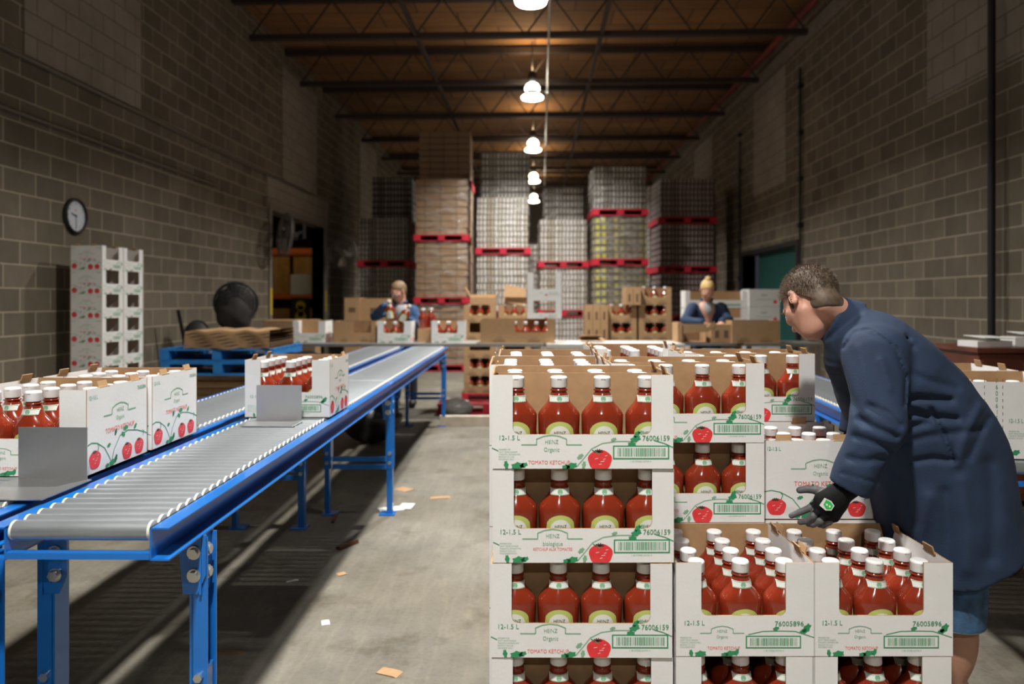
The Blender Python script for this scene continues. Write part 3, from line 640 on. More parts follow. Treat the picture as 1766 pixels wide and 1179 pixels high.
# ================================================================== ROLLER CONVEYORS
def rail_mb(L, sgn):
    """C channel, web towards the rollers, flanges outward (sgn = +1: outward is +x)"""
    mb = MB(); t_ = .004; fl = .046; h = .078
    mb.span((0, 0, -h), (sgn * t_, L, 0), M_blue)
    mb.span((0, 0, -t_), (sgn * fl, L, 0), M_blue); mb.span((0, 0, -h), (sgn * fl, L, -h + t_), M_blue); return mb
def leg_mb(z, sgn):
    mb = MB(); w, c = .062, .042; t_ = .005
    mb.span((-t_, -w / 2, .30), (t_, w / 2, z - .085), M_blue); mb.span((0, -w / 2, .30), (sgn * c, -w / 2 + t_, z - .085), M_blue); mb.span((0, w / 2 - t_, .30), (sgn * c, w / 2, z - .085), M_blue)
    return mb
def conveyor(label, x0, d0, x1, d1, wid, zr, stations, group):
    """x0,d0 .. x1,d1 : outer face of the right rail; rollers reach zr"""
    ang = -math.atan2(x1 - x0, d1 - d0); L = math.hypot(x1 - x0, d1 - d0)
    t = thing('roller_conveyor', label, 'conveyor', x0, d0, 0, ang, group)
    zt = zr - .010; fl = .046
    rail_mb(L, 1).build('side_rail', t, (-fl, 0, zt)); rail_mb(L, -1).build('side_rail', t, (-wid + fl, 0, zt))
    rl = wid - 2 * fl - .006; r = .0235
    key = ('roller', round(rl, 3))
    def rm():
        m = MB().cyl((-rl / 2 + .006, 0, 0), (rl / 2 - .006, 0, 0), r, M_roll, 20)
        for s_ in (-1, 1): m.cyl((s_ * (rl / 2 - .006), 0, 0), (s_ * rl / 2, 0, 0), r * 1.0, M_rcap, 16); m.cyl((s_ * rl / 2, 0, 0), (s_ * (rl / 2 + .004), 0, 0), .006, M_dark, 8)
        return m.mesh('roller')
    y = .026
    while y < L - .02:
        o = mobj(share(key, rm), 'roller', t); o.location = (-wid / 2, y, zr - r); y += .0505
    for yy in (.01, L - .01): MB().span((-wid + fl, yy - .012, zt - .075), (-fl, yy + .012, zt - .060), M_blue).build('cross_member', t)
    for st in stations:
        y = st
        for sg, xx in ((1, -.034), (-1, -wid + .034)):
            lg = leg_mb(zt, sg).build('leg', t, (xx, y, 0)); 
            lw = MB().span((-.004, -.024, .012), (sg * .034, .024, .42), M_blue).span((-.05, -.045, 0), (.05, .045, .010), M_blue); lw.build('foot', lg, (sg * .003, 0, 0))
            gp = MB().prism([(-.040, .0), (.040, .0), (.040, -.105), (.012, -.155), (-.040, -.155)], -.003, .003, M_blue); g = gp.build('gusset', t, (xx + (.026 if sg > 0 else -.026), y, zt - .078), (0, 0, PI / 2))
            gp2 = MB().prism([(-.045, .0), (.030, .0), (.030, -.105), (.008, -.155), (-.030, -.155)], -.003, .003, M_blue); gp2.build('gusset', t, (xx + .010, y - .034, zt - .078))
            for bz in (.045, .105):
                b = MB().cyl((.008, -.006, 0), (.008, -.016, 0), .0135, M_bolt, 6).cyl((.008, 0, 0), (.008, -.006, 0), .018, M_bolt, 14); b.build('bolt', t, (xx + .002, y - .036, zt - .078 - bz))
                b = MB().cyl((0, 0, 0), (sg * .012, 0, 0), .0135, M_bolt, 6).cyl((0, 0, 0), (sg * .005, 0, 0), .018, M_bolt, 14); b.build('bolt', t, (xx + sg * .030, y - .006, zt - .078 - bz))
            for bz in (.40, .34):
                MB().cyl((0, 0, 0), (0, -.012, 0), .012, M_bolt, 6).build('bolt', t, (xx + sg * .02, y - .031, bz))
        for zz in (.345, .295) if st > 1 else (.20,):
            MB().span((-wid + .045, y - .012, zz), (-.045, y + .012, zz + .028), M_blue).build('brace', t)
    return t
ZR = .862
G1 = 'blue roller conveyor lines'
xr = lambda d, a=-.812, b=-.735: a + (b - a) * (d - 1.77) / (8.65 - 1.77)
conveyor('near section of the empty blue roller conveyor, its end facing the camera, left of cartons', xr(1.77), 1.77, xr(4.97), 4.97, .435, ZR, (.23, 3.10), G1)
conveyor('far section of the right-hand blue roller conveyor, running up to the packing table', xr(4.98), 4.98, xr(8.66), 8.66, .435, ZR, (3.30,), G1)
xl2 = lambda d: -1.285 + (-1.245 + 1.285) * (d - 1.5) / 7.0
conveyor('near section of the leftmost blue roller conveyor carrying two full white cartons', xl2(1.45), 1.45, xl2(4.90), 4.90, .435, ZR, (.40, 3.12), G1)
conveyor('far section of the leftmost blue roller conveyor, beyond its empty stretch', xl2(4.91), 4.91, xl2(8.66), 8.66, .435, ZR, (3.30,), G1)
ZR2 = .817
ax, ad, bx, bd = 1.60 + .46, 2.62, 2.22 + .46, 8.9
mid = .5
conveyor('near section of the right-side blue roller conveyor behind the bending man', ax, ad, (ax + bx) / 2, (ad + bd) / 2, .46, ZR2, (1.7,), G1)
conveyor('far section of the right-side roller conveyor leading to the woman at the table', (ax + bx) / 2 + .001, (ad + bd) / 2 + .01, bx, bd, .46, ZR2, (2.9,), G1)
# stop plates
def stop(x, d, w, hh, dep, rz, label):
    t = thing('stop_plate', label, 'metal bracket', x, d, ZR + .002, rz, 'bent aluminium stop plates')
    MB().span((-w / 2, 0, 0), (w / 2, .003, hh), M_alu).build('upright_plate', t); MB().span((-w / 2 - .012, -dep, 0), (w / 2 + .012, .003, .003), M_alu).build('base_plate', t)
stop(-1.345, 2.19, .205, .155, .22, -.03, 'bent aluminium stop plate in front of the nearest carton on the left conveyor')
stop(-1.022, 3.28, .20, .155, .16, -.03, 'bent aluminium stop plate before the single carton on the empty conveyor')
# cartons on the conveyors
box_full('B', -1.470, 2.245, ZR + .001, -.01, 'nearest white carton on the left conveyor, partly cut by the photo edge', 'the nearest left-conveyor carton', 'cartons on the left conveyors')
box_full('B', -1.463, 2.640, ZR + .001, -.008, 'second white carton on the left conveyor, right behind the nearest one', 'the second left-conveyor carton', 'cartons on the left conveyors')
box_full('B', -1.017, 3.385, ZR + .001, -.012, 'single white carton of ketchup standing on the otherwise empty near conveyor', 'the single carton on the near conveyor', 'cartons on the left conveyors')
# cartons on the right-hand conveyor behind the man
box_full('B', 1.86, 2.70, ZR2 + .001, -.09, 'white carton at the right photo edge behind the man, number printed vertically', 'the carton at the right photo edge', 'cartons on the right conveyor', front=None, side=False, s=(1, 1, 1.1), full=False)
ar = Art()
for i, ch in enumerate('76006159'): ar.text(ch, -.105, .248 - i * .0205, .0155, M_green, .8, 'c')
for k in range(9): ar.rect(-.085, .252 - k * .022, -.083, .262 - k * .022, M_cond); ar.rect(-.148, .252 - k * .022, -.146, .262 - k * .022, M_cond)
ar.text('12-1.5 L', -.065, .118, .0135, M_green, .8)
for i, l in enumerate(['PREPARED FOR', 'KRAFT HEINZ CANADA', 'TORONTO, ONTARIO M3C', 'PRODUCT OF U.S.A.']): ar.text(l, -.065, .088 - i * .0075, .0045, M_lgreen, .85)
ar.leaf(-.04, .02, .014, .3, M_green)
rc = [o for o in COL.objects if o.get('label', '').startswith('white carton at the right photo edge')][0]
for ch in rc.children:
    if ch.name.startswith('front_panel'):
        ch.data = MB().prism([(-.1925, 0), (.1925, 0), (.1925, .252), (-.1925, .252)], 0, T, M_white, M_kraft, M_kraft).mesh('front_panel'); ar.mb.build('printed_artwork', ch)
box_full('B', 1.895, 3.10, ZR2 + .001, -.09, 'white carton next in line behind the one at the right photo edge', 'the second right-edge carton', 'cartons on the right conveyor', front=None, side=False, s=(1, 1, 1.1), full=False)
# ================================================================== PACKING TABLES
def table(label, x0, x1, d0, d1, z, m=M_steel, thick=.035):
    t = thing('packing_table', label, 'table', (x0 + x1) / 2, d0, 0, 0, 'steel packing tables'); w = (x1 - x0) / 2; dd = d1 - d0
    MB().span((-w, 0, z - thick), (w, dd, z), m).build('table_top', t)
    for sx in (-1, 1):
        for yy in (.05, dd - .05): MB().span((sx * (w - .06) - .025, yy - .025, 0), (sx * (w - .06) + .025, yy + .025, z - thick), M_steel).build('leg', t)
    return t
ZT = .885
table('long steel packing table across the hall at the end of the left conveyors', -2.75, .38, 8.76, 9.50, ZT)
M_pale = mat('pale_table', (.62, .61, .58), .45, var=.05)
table('pale-topped packing table in the middle, behind the carton stack', .40, 2.02, 8.72, 9.50, ZT - .003, M_pale, .05)
table('steel packing table on the right under the brown cartons beside the woman', 2.80, 3.75, 8.98, 9.6, ZT - .01)
# things on the tables -------------------------------------------------
GT = 'cartons on the packing tables'
zt = ZT + .001
def cbox(kind, px0, px1, d, z, label, rows=(), s=None, **k):
    S = SPEC[kind]; x0, x1 = PX(px0, d), PX(px1, d); s0 = (x1 - x0) / S['w']; s = s or (s0, 1, 1)
    k.setdefault('front', 'en'); where = k.pop('where', None); g = k.pop('group', GT); tl = k.pop('tabs', False); side = k.pop('side', False)
    t = carton(kind, (x0 + x1) / 2, d, z, k.get('rz', 0) , label, g, front=k['front'], side=side, s=s, tabs=tl)
    if rows: fill(kind, (x0 + x1) / 2, d, z, k.get('rz', 0), where, 'ketchup bottles on the packing line', rows, (s[0], s[1], s[2]), None)
    return t
cbox('B', 505, 561, 9.0, zt, 'empty white carton at the left end of the packing table', side=True)
cbox('KW', 575, 648, 9.0, zt, 'brown carton with a cut-out front between two white ones on the left table')
cbox('B', 651, 709, 8.95, zt, 'white carton being filled by the man at the left table', (0,), where='the white carton the left worker fills', side=True)
cbox('B', 744, 801, 8.95, zt, 'white carton with bottles right of the one being filled', (0, 1), where='the white carton right of the left worker', side=True)
cbox('KW', 828, 957, 8.85, zt, 'wide brown carton with four bottles in its window, centre of the table', (0,), where='the wide brown carton on the table', s=(1.42, 1, 1.12))
t = thing('white_tray', 'lower of two empty white trays propped upright above the wide brown carton', 'tray', PX(939, 8.95), 8.95, zt + .287, 0, 'upright empty white trays')
def tray_outline(w, h, open_top): return None
def upright_tray(t, open_top):
    w, h, b = .205, .275, .075
    mb = MB()
    if open_top: mb.prism([(-w, 0), (w, 0), (w, h), (w - b, h), (w - b, .075), (-w + b, .075), (-w + b, h), (-w, h)], 0, .006, M_white)
    else:
        for a, c in (((-w, 0), (w, .07)), ((-w, h - .06), (w, h)), ((-w, .07), (-w + b, h - .06)), ((w - b, .07), (w, h - .06))): mb.span((a[0], 0, a[1]), (c[0], .006, c[1]), M_white)
    f = mb.build('front_panel', t); A = Art(); A.rect(-.05, .028, -.03, .036, M_lgreen); A.rect(.06, .02, .15, .045, M_lgreen); A.rect(.065, .024, .145, .041, M_white, .0003)
    A.tomato(.02, .0, .018); A.mb.build('printed_artwork', f)
    for s_ in (-1, 1): MB().span((s_ * w, .006, 0), (s_ * (w - .006), .30, h), M_white).build('side_panel', t)
    MB().span((-w + .006, .0065, 0), (w - .006, .30, .005), M_white).build('base_panel', t)
upright_tray(t, False)
t = thing('white_tray', 'upper of two empty white trays propped upright, open at the top', 'tray', PX(939, 8.95), 8.95, zt + .287 + .277, 0, 'upright empty white trays'); upright_tray(t, True)
# brown stock of cases behind the tables, standing on the floor
GK = 'brown cases stacked behind the tables'
def kcol(px0, px1, d, zs, name, rows=(0,), vis=None):
    for j, z in enumerate(zs):
        cbox('K', px0, px1, d, z, '%s brown bottle case in %s' % (('lowest', 'second', 'third', 'fourth', 'fifth', 'sixth', 'seventh')[j], name), rows if (vis is None or j in vis) else (), where='the %s case of %s' % (('lowest', 'second', 'third', 'fourth', 'fifth', 'sixth', 'seventh')[j], name), group=GK)
def low_pallet(px0, px1, d, lab, m, dep=.9):
    x0, x1 = PX(px0, d), PX(px1, d)
    return pallet(lab, (x0 + x1) / 2, d - .02, 0, x1 - x0, dep, .11, m)
def pallet_parts(t, w, dd, h, m, nb=7):
    bd = MB()
    for i in range(nb):
        bw = dd / nb * .75; MB().box((0, bw / 2 + i * (dd - bw) / (nb - 1), h - .009), (w, bw, .018), m).build('deck_board', t)
    for sx in (-1, 0, 1): MB().box((sx * (w / 2 - .05), dd / 2, h / 2), (.09, dd, h - .037), m).build('stringer', t)
    for yy in (.05, dd / 2, dd - .05): MB().box((0, yy, .009), (w, .09, .018), m).build('bottom_board', t)
def pallet(lab, x, d, z, w, dd, h, m, grp='pallets under the brown cases', rz=0):
    t = thing('pallet', lab, 'pallet', x, d, z, rz, grp); pallet_parts(t, w, dd, h, m); return t
low_pallet(796, 925, 10.3, 'red pallet under the brown cases behind the middle of the table', M_redp)
low_pallet(1000, 1168, 10.3, 'red pallet under the brown cases between the centre and the woman', M_redp)
zl = [.111 + .244 * i for i in range(6)]
kcol(800, 855, 10.3, zl[:4] + [zl[4]], 'the pile left of the white trays', vis=(0, 1, 4))
kcol(860, 915, 10.3, zl[:5], 'the pile behind the white trays', vis=(0, 1, 4))
kcol(1046, 1098, 10.3, zl[:5], 'the middle brown pile left of the woman', vis=(0, 1, 2, 3, 4))
kcol(1102, 1158, 10.3, zl[:6], 'the tallest brown pile left of the woman', vis=(0, 1, 2, 3, 4, 5))
for j, (px, z, nn) in enumerate(((1009, zl[4], 3), (1009, zl[3], 3), (1079, zl[5], 2))):
    for i in range(nn):
        d = 10.22; w = .105
        t = thing('folded_case', 'flat case on edge, %s of %s, %s' % (('first', 'second', 'third')[i], ('three', 'three', 'two')[j], ('upper row left of brown piles', 'lower row left of brown piles', 'beside the tallest pile')[j]), 'case', PX(px, d) + i * w + w / 2, d, z, 0, 'flat brown cases on edge')
        MB().span((-w / 2 + .003, 0, 0), (w / 2 - .003, .36, .243), M_kraft).build('case_body', t); MB().span((-.015, -.002, .04), (.015, 0, .15), mat('kraft_ink', (.14, .08, .045), .8)).build('print', t)
for j in range(3): carton('K', PX(1028, 10.3), 10.25, zl[j], 0, 'plain brown case, %s under the flat cases' % ('lowest', 'second', 'third')[j], GK, front=None, s=(.8, 1, 1), tabs=False, closed=True)
# open flaps and cardboard scraps above the piles
def flapped(px, d, z, label, w=.36, a1=.5, a2=.6):
    t = thing('open_carton', label, 'carton', PX(px, d), d, z, 0, 'open brown cartons')
    MB().span((-w / 2, 0, 0), (w / 2, .3, .10), M_kraft).build('carton_body', t)
    MB().box((-w / 2 - .03, .15, .17), (.006, .3, .17), M_kraft, ry=-a1).build('flap', t); MB().box((w / 2 + .035, .15, .17), (.006, .3, .17), M_kraft, ry=a2).build('flap', t); MB().box((0, .32, .12), (w, .006, .05), M_kraft, rx=-.3).build('flap', t)
    return t
flapped(833, 10.32, zl[5], 'open brown carton with raised flaps on the pile left of the white trays')
t = thing('cardboard_scrap', 'loose folded piece of pale cardboard leaning beside the upright white trays', 'cardboard', PX(888, 10.35), 10.35, zl[5], .2)
MB().box((0, .02, .135), (.30, .006, .26), M_kraft, rx=-.35, ry=.2).box((.02, -.03, .06), (.34, .006, .11), M_kraft, rx=.5).build('cardboard_sheet', t)
t = thing('cardboard_scrap', 'pale cardboard offcut lying on the table near the flat cases', 'cardboard', PX(1020, 9.1), 9.1, ZT, .1)
MB().box((0, 0, .03), (.30, .22, .006), M_kraft, rx=.1).box((-.02, 0, .065), (.26, .2, .006), M_kraft, rx=-.25).build('cardboard_sheet', t)
# small case beside the left worker, bottles loose
t = thing('small_carton', 'narrow brown carton with two bottles right of the left worker', 'carton', PX(733, 9.15), 9.15, zt, 0, GT)
MB().span((-.09, 0, 0), (.09, .30, .16), M_kraft).build('carton_body', t)
bottle(PX(733, 9.2) - .03, 9.25, zt + .161, 0, 'upright bottle, left of two on the narrow brown carton', 'bottles on the narrow carton', False)
bottle(PX(733, 9.2) + .06, 9.33, zt + .161, 0, 'upright bottle, right of two on the narrow brown carton', 'bottles on the narrow carton', False)
# right table : kraft cartons around the woman
cbox('K', 1262, 1345, 9.02, ZT - .009, 'large plain brown carton on the right table', s=(1.5, 1, 1.12), closed=False)
o_ = [c for c in COL.objects if c.get('label') == 'large plain brown carton on the right table'][0]
for ch in o_.children:
    if ch.name.startswith('front_panel'): ch.data = MB().prism([(-.1925, 0), (.1925, 0), (.1925, .243), (-.1925, .243)], 0, T, M_kraft).mesh('front_panel')
t = thing('open_carton', 'open brown carton with the woman\'s hand on its edge, right of her', 'carton', PX(1245, 9.05), 9.05, ZR2 + .06, 0, 'open brown cartons')
MB().span((-.13, 0, .0), (.12, .32, .225), M_kraft).build('carton_body', t)
for xx in (-.06, .05): MB().span((xx - .025, -.002, .06), (xx + .025, 0, .15), mat('kraft_ink', (.14, .08, .045), .8)).build('print', t)
t = thing('open_carton', 'half-folded brown carton the woman bends with both hands, black inside', 'carton', PX(1203, 9.05), 9.05, ZR2 + .065, 0, 'open brown cartons')
MB().prism([(-.17, .11), (.11, .13), (.11, .225), (-.17, .225)], 0, .006, M_kraft).build('front_panel', t); MB().span((-.17, .006, 0), (-.164, .3, .225), M_kraft).build('side_panel', t)
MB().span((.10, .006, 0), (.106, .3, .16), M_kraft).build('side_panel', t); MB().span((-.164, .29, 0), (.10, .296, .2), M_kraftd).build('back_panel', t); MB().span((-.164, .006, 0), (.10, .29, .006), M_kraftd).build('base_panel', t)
MB().box((.155, -.02, .19), (.14, .006, .05), M_kraft, ry=-.75).build('flap', t); MB().span((-.24, 0, 0), (-.185, .32, .24), M_kraft).build('folded_sheet', t)
t = thing('table_stand', 'short steel roller stand under the cartons the woman folds', 'stand', PX(1222, 9.0), 9.0, 0, 0)
MB().span((-.28, 0, ZR2 + .03), (.34, .45, ZR2 + .058), M_steel).build('table_top', t)
for sx in (-.3, .3):
    for yy in (.05, .4): MB().span((sx - .02, yy - .02, 0), (sx + .02, yy + .02, ZR2 + .03), M_steel).build('leg', t)
# white trays and cartons behind the woman
def trayrack(px0, px1, py_top, lev, lab, d=11.3):
    x0, x1 = PX(px0, d), PX(px1, d); z = PZ(py_top, d)
    for j in range(lev):
        t = thing('tray_carton', '%s, %s' % (lab, ('topmost', 'second from top', 'third from top', 'fourth from top', 'lowest but one', 'lowest')[j]), 'carton', (x0 + x1) / 2, d, z - .27 * (j + 1), 0, 'white trays behind the woman')
        w = (x1 - x0) / 2
        f = MB(); f.prism([(-w, 0), (w, 0), (w, .262), (w - .07, .262), (w - .07, .12), (-w + .07, .12), (-w + .07, .262), (-w, .262)], 0, .006, M_white, M_kraft); f = f.build('front_panel', t)
        A = Art(); A.tomato(w * .1, .02, .03); A.rect(w * .35, .03, w * .8, .06, M_lgreen); A.mb.build('printed_artwork', f)
        MB().span((-w + .006, .30, 0), (w - .006, .306, .255), M_kraft).build('back_panel', t); MB().span((-w, .006, 0), (-w + .006, .306, .262), M_white).build('side_panel', t); MB().span((w - .006, .006, 0), (w, .306, .262), M_white).build('side_panel', t)
trayrack(1182, 1288, 500, 6, 'wide white carton with tomato print behind the woman')
for j in range(6):
    d = 11.2; x0, x1 = PX(1292, d), PX(1345, d); z = PZ(498, d) - .262 * (j + 1)
    t = thing('white_carton', 'closed white carton piled left of the bending man, %s' % ('topmost', 'second from top', 'third from top', 'fourth from top', 'fifth from top', 'lowest')[j], 'carton', (x0 + x1) / 2, d, z, 0, 'closed white cartons on the right')
    b = MB().span((-(x1 - x0) / 2, 0, 0), ((x1 - x0) / 2, .37, .258), M_white2).build('carton_body', t); A = Art(); A.rect(-.12, .10, .10, .108, M_lgreen); A.rect(-.05, .16, .04, .175, M_lgreen); A.ell(.16, .07, .03, .03, M_red); A.mb.build('printed_artwork', b)
# brown cartons behind the left worker and further left
for (px0, px1, py0, d, z, nm) in ((594, 620, 513, 10.9, 0, 'narrow brown carton standing left of the left worker'), (621, 668, 514, 10.95, 0, 'brown carton directly behind the left worker')):
    x0, x1 = PX(px0, d), PX(px1, d); zt_ = PZ(py0, d)
    for j in range(4):
        hh = zt_ / 4
        t = thing('brown_carton', '%s, %s of four' % (nm, ('lowest', 'second', 'third', 'topmost')[j]), 'carton', (x0 + x1) / 2, d, hh * j, 0, 'brown cartons behind the left worker')
        MB().span((-(x1 - x0) / 2, 0, .001), ((x1 - x0) / 2, .4, hh - .002), M_kraft).build('carton_body', t); MB().span((-.05, -.002, hh * .4), (.05, 0, hh * .6), mat('kraft_ink', (.14, .08, .045), .8)).build('print', t)
t = thing('brown_carton', 'big dark brown carton left of the packing table beside the black fan', 'carton', PX(468, 8.75), 9.75, 0, .1)
MB().span((-.42, 0, 0), (.24, .5, PZ(553, 9.75)), M_kraftd).build('carton_body', t); MB().span((-.42, .001, PZ(553, 9.75)), (.24, .5, PZ(553, 9.75) + .006), M_kraft).build('lid', t)
# ================================================================== WRAPPED PALLET LOADS AT THE FAR END
def load(px0, px1, d, z0, z1, mt, label, pal=M_redp, lay=8, ph=.13, dep=1.1, wrap=True):
    x0, x1 = PX(px0, d), PX(px1, d); w = x1 - x0
    t = thing('wrapped_pallet_load', label, 'pallet load', (x0 + x1) / 2, d, z0, 0, 'wrapped pallet loads at the far end')
    if pal:
        p = MB(); p.box((0, dep / 2, ph - .01), (w + .06, dep + .04, .02), pal)
        for sx in (-1, 0, 1): p.box((sx * (w / 2 - .04), dep / 2, ph / 2 - .005), (.13, dep + .04, ph - .03), pal)
        p.box((0, .06, .01), (w + .06, .12, .02), pal).box((0, dep - .06, .01), (w + .06, .12, .02), pal); p.build('pallet', t)
    else: ph = .004
    lh = (z1 - z0 - ph) / lay
    for i in range(lay):
        j = RNG.uniform(-.008, .008); o = MB().box((0, dep / 2 - .01, lh / 2 - .003), (w - .03, dep - .06, lh - .008), mt).build('case_layer', t, (j, .015, ph + i * lh))
    if wrap:
        mb = MB(); n = 9; vs = []; fs = []
        rr = RNG.uniform(-.012, .012, (n, 16, 2))
        for a in range(n):
            zz = ph + (z1 - z0 - ph) * a / (n - 1); k = 0
            for (ux, uy) in ((-1, -1), (-.5, -1), (0, -1), (.5, -1), (1, -1), (1, -.5), (1, 0), (1, .5), (1, 1), (.5, 1), (0, 1), (-.5, 1), (-1, 1), (-1, .5), (-1, 0), (-1, -.5)):
                vs.append((ux * (w / 2 + .004) + rr[a, k, 0] * abs(ux), dep / 2 + uy * (dep / 2 - .0) + rr[a, k, 1] * abs(uy), zz)); k += 1
        for a in range(n - 1):
            for k in range(16): fs.append((a * 16 + k, a * 16 + (k + 1) % 16, (a + 1) * 16 + (k + 1) % 16, (a + 1) * 16 + k))
        mb.add(vs, fs, M_wrap, True); mb.build('stretch_wrap', t)
    return t
def col(px0, px1, d, tops, mats_, nm, lays=None, **k):
    z = 0
    for i, (py, mt) in enumerate(zip(tops, mats_)):
        z1 = PZ(py, d); load(px0, px1, d, z, z1 - .002, mt, nm[i], lay=(lays[i] if lays else 8), **k); z = z1
col(618, 706, 15.5, (540, 460, 375), (L_jar, L_jar, L_jar), ('lowest wrapped load of the far left column behind the left worker', 'second wrapped load of the far left column', 'upper wrapped load of pale-capped jars in the far left column'))
load(640, 711, 16.9, 0, PZ(398, 16.9) - .003, L_jar, 'tall dark lower load behind the far left column', lay=14); load(640, 711, 16.9, PZ(398, 16.9), PZ(305, 16.9), L_jar, 'dark topmost load behind the far left column', wrap=False)
col(716, 806, 14.6, (524, 416, 308), (L_kraft, L_kraft, L_kraft), ('lowest load of brown cases in the second column from the left', 'middle load of brown cases in the second column from the left', 'top load of brown cases in the second column, on a red pallet'), (8, 8, 8))
load(726, 812, 16.2, 0, PZ(322, 16.2) - .003, L_kraft, 'tall brown load standing behind the second column', lay=16); load(722, 812, 16.2, PZ(322, 16.2), PZ(226, 16.2), L_kraft, 'dim brown load, highest of all, behind the second column', wrap=False)
col(822, 913, 14.9, (548, 439, 340), (L_jar2, L_jar2, L_jar2), ('lowest shiny wrapped load of the third column', 'bright crinkle-wrapped middle load of the third column', 'shiny load of pale jars in the third column, on a red pallet'), (8, 8, 9))
load(828, 914, 15.1, PZ(340, 14.9), PZ(262, 15.1), L_jar, 'dark glossy load on top of the third column', pal=None, lay=7)
col(930, 1013, 15.2, (546, 462, 378), (L_jar2, L_jar2, L_jar2), ('lowest load of the fourth column behind the white trays', 'second load of the fourth column on a red pallet', 'bright load of pale jars in the fourth column'), (7, 7, 7))
load(938, 1006, 15.5, PZ(378, 15.2), PZ(322, 15.5), L_jar, 'small dark load on top of the fourth column', pal=None, lay=5, dep=.7)
col(1024, 1116, 14.6, (549, 458, 372, 286), (L_yel, L_yel, L_yel, L_jar), ('lowest load of the fifth column', 'yellow-labelled load of the fifth column, second from the floor', 'yellow-labelled load of the fifth column under the top red pallet', 'top load of the fifth column, dark cans under film'), (6, 6, 6, 7))
col(1138, 1234, 15.3, (555, 470, 385, 307), (L_red, L_red, L_red, L_red), ('lowest load of the rightmost column', 'second load of the rightmost column behind the woman', 'third load of the rightmost column', 'top load of dull red cases in the rightmost column'), (7, 7, 7, 7), wrap=False)
for (px0, px1, d, top, mt, nm) in ((1120, 1205, 17.2, 320, L_jar, 'dark load in the second rank between the two right columns'), (905, 960, 17.6, 420, L_jar, 'dark load in the second rank seen in the centre gap'), (1130, 1196, 18.6, 480, L_jar, 'dark low load in the second rank at the far right')):
    zt_ = PZ(top, d); load(px0, px1, d, 0, zt_ / 2 - .003, mt, nm + ', lower', lay=9, wrap=False); load(px0, px1, d, zt_ / 2, zt_, mt, nm + ', upper', lay=9)
# ================================================================== LEFT SIDE OF THE HALL
# clock
t = thing('wall_clock', 'round black-rimmed wall clock showing half past nine on the left block wall', 'clock', XL + .002, 7.05, 2.20, hall=True); t.rotation_euler = (0, 0, PI / 2)
def disc_y(mb, r, y0, y1, m, n=40): return mb.cyl((0, y0, 0), (0, y1, 0), r, m, n)
rim = MB(); prof = [(.0, .172), (.030, .172), (.042, .160), (.036, .148), (.02, .146)]
vs = [(math.cos(2 * PI * i / 40) * r, -z, math.sin(2 * PI * i / 40) * r) for z, r in prof for i in range(40)]
rim.add(vs, [(k * 40 + i, k * 40 + (i + 1) % 40, (k + 1) * 40 + (i + 1) % 40, (k + 1) * 40 + i) for k in range(4) for i in range(40)], M_black, True); rim.build('rim', t)
M_face = mat('clock_face', (.62, .66, .72), .4)
f = disc_y(MB(), .147, -.006, -.018, M_face).build('face', t)
A = Art(); A.y = -.0195
for h in range(12):
    a = PI / 2 - (h + 1) * PI / 6; A.text(str(h + 1), math.cos(a) * .118, math.sin(a) * .118 - .010, .022, M_ink, .9, 'c')
for k in range(60):
    a = 2 * PI * k / 60; A.stroke([(math.cos(a) * .138, math.sin(a) * .138), (math.cos(a) * .144, math.sin(a) * .144)], .002, M_ink)
A.rect(-.018, .052, .018, .062, M_red); A.mb.build('numerals', f)
A = Art(); A.y = -.022; a = PI / 2 - 9.5 * PI / 6; A.stroke([(-math.cos(a) * .02, -math.sin(a) * .02), (math.cos(a) * .075, math.sin(a) * .075)], .011, M_ink); A.mb.build('hour_hand', t)
A = Art(); A.y = -.024; A.stroke([(0, .02), (0, -.115)], .007, M_ink); A.ell(0, 0, .010, .010, M_ink); A.mb.build('minute_hand', t)
# stack of empty white display cartons against the wall
pallet('low wooden pallet under the tall stack of empty white cartons at left', -3.86, 6.72, 0, .50, .80, .125, M_wood, 'pallets on the left')
sc_ = .82; hh = .2205
ON = ['lowest', 'second from the floor', 'third from the floor', 'fourth from the floor', 'fourth from the top', 'third from the top', 'second from the top', 'topmost']
for c in range(2):
    for j in range(8):
        carton('B', -3.690 + c * .028, 6.915 + c * .322, .126 + j * hh, PI / 2 - .085, 'empty white carton, %s, %s column of the stack under the clock' % (ON[j], ('nearer', 'farther')[c]), 'stack of empty white cartons by the left wall', s=(sc_, sc_, sc_ * 1.035), tabs=(j == 7))
# blue pallet pile with folded cardboard
x_, d_ = PX(365, 7.6), 7.55
t = thing('cardboard_stack', 'stack of flat brown cardboard sheets on the floor under the blue pallet', 'cardboard', PX(372, 7.5), 7.5, 0, 0, 'cardboard stacks at left')
z = .0
for i in range(9):
    MB().box((RNG.uniform(-.03, .03), .55, .034), (1.05 + RNG.uniform(-.05, .05), .9, .062), M_kraft if i % 2 else M_kraftd).build('sheet_bundle', t, (0, 0, i * .0715)) 
t = thing('blue_pallet', 'bright blue wooden pallet on the cardboard pile by the left wall', 'pallet', PX(375, 7.4), 7.4, .648, 0, 'pallets on the left'); pallet_parts(t, 1.14, 1.0, .13, M_bluep)
t = thing('blue_pallet', 'second blue wooden pallet, directly on top of the first at left', 'pallet', PX(372, 7.4), 7.42, .780, 0, 'pallets on the left'); pallet_parts(t, 1.14, 1.0, .13, M_bluep)
t = thing('cardboard_stack', 'curled dark-edged stack of brown cardboard on the blue pallets', 'cardboard', PX(383, 7.3), 7.42, .912, 0, 'cardboard stacks at left')
n = 24
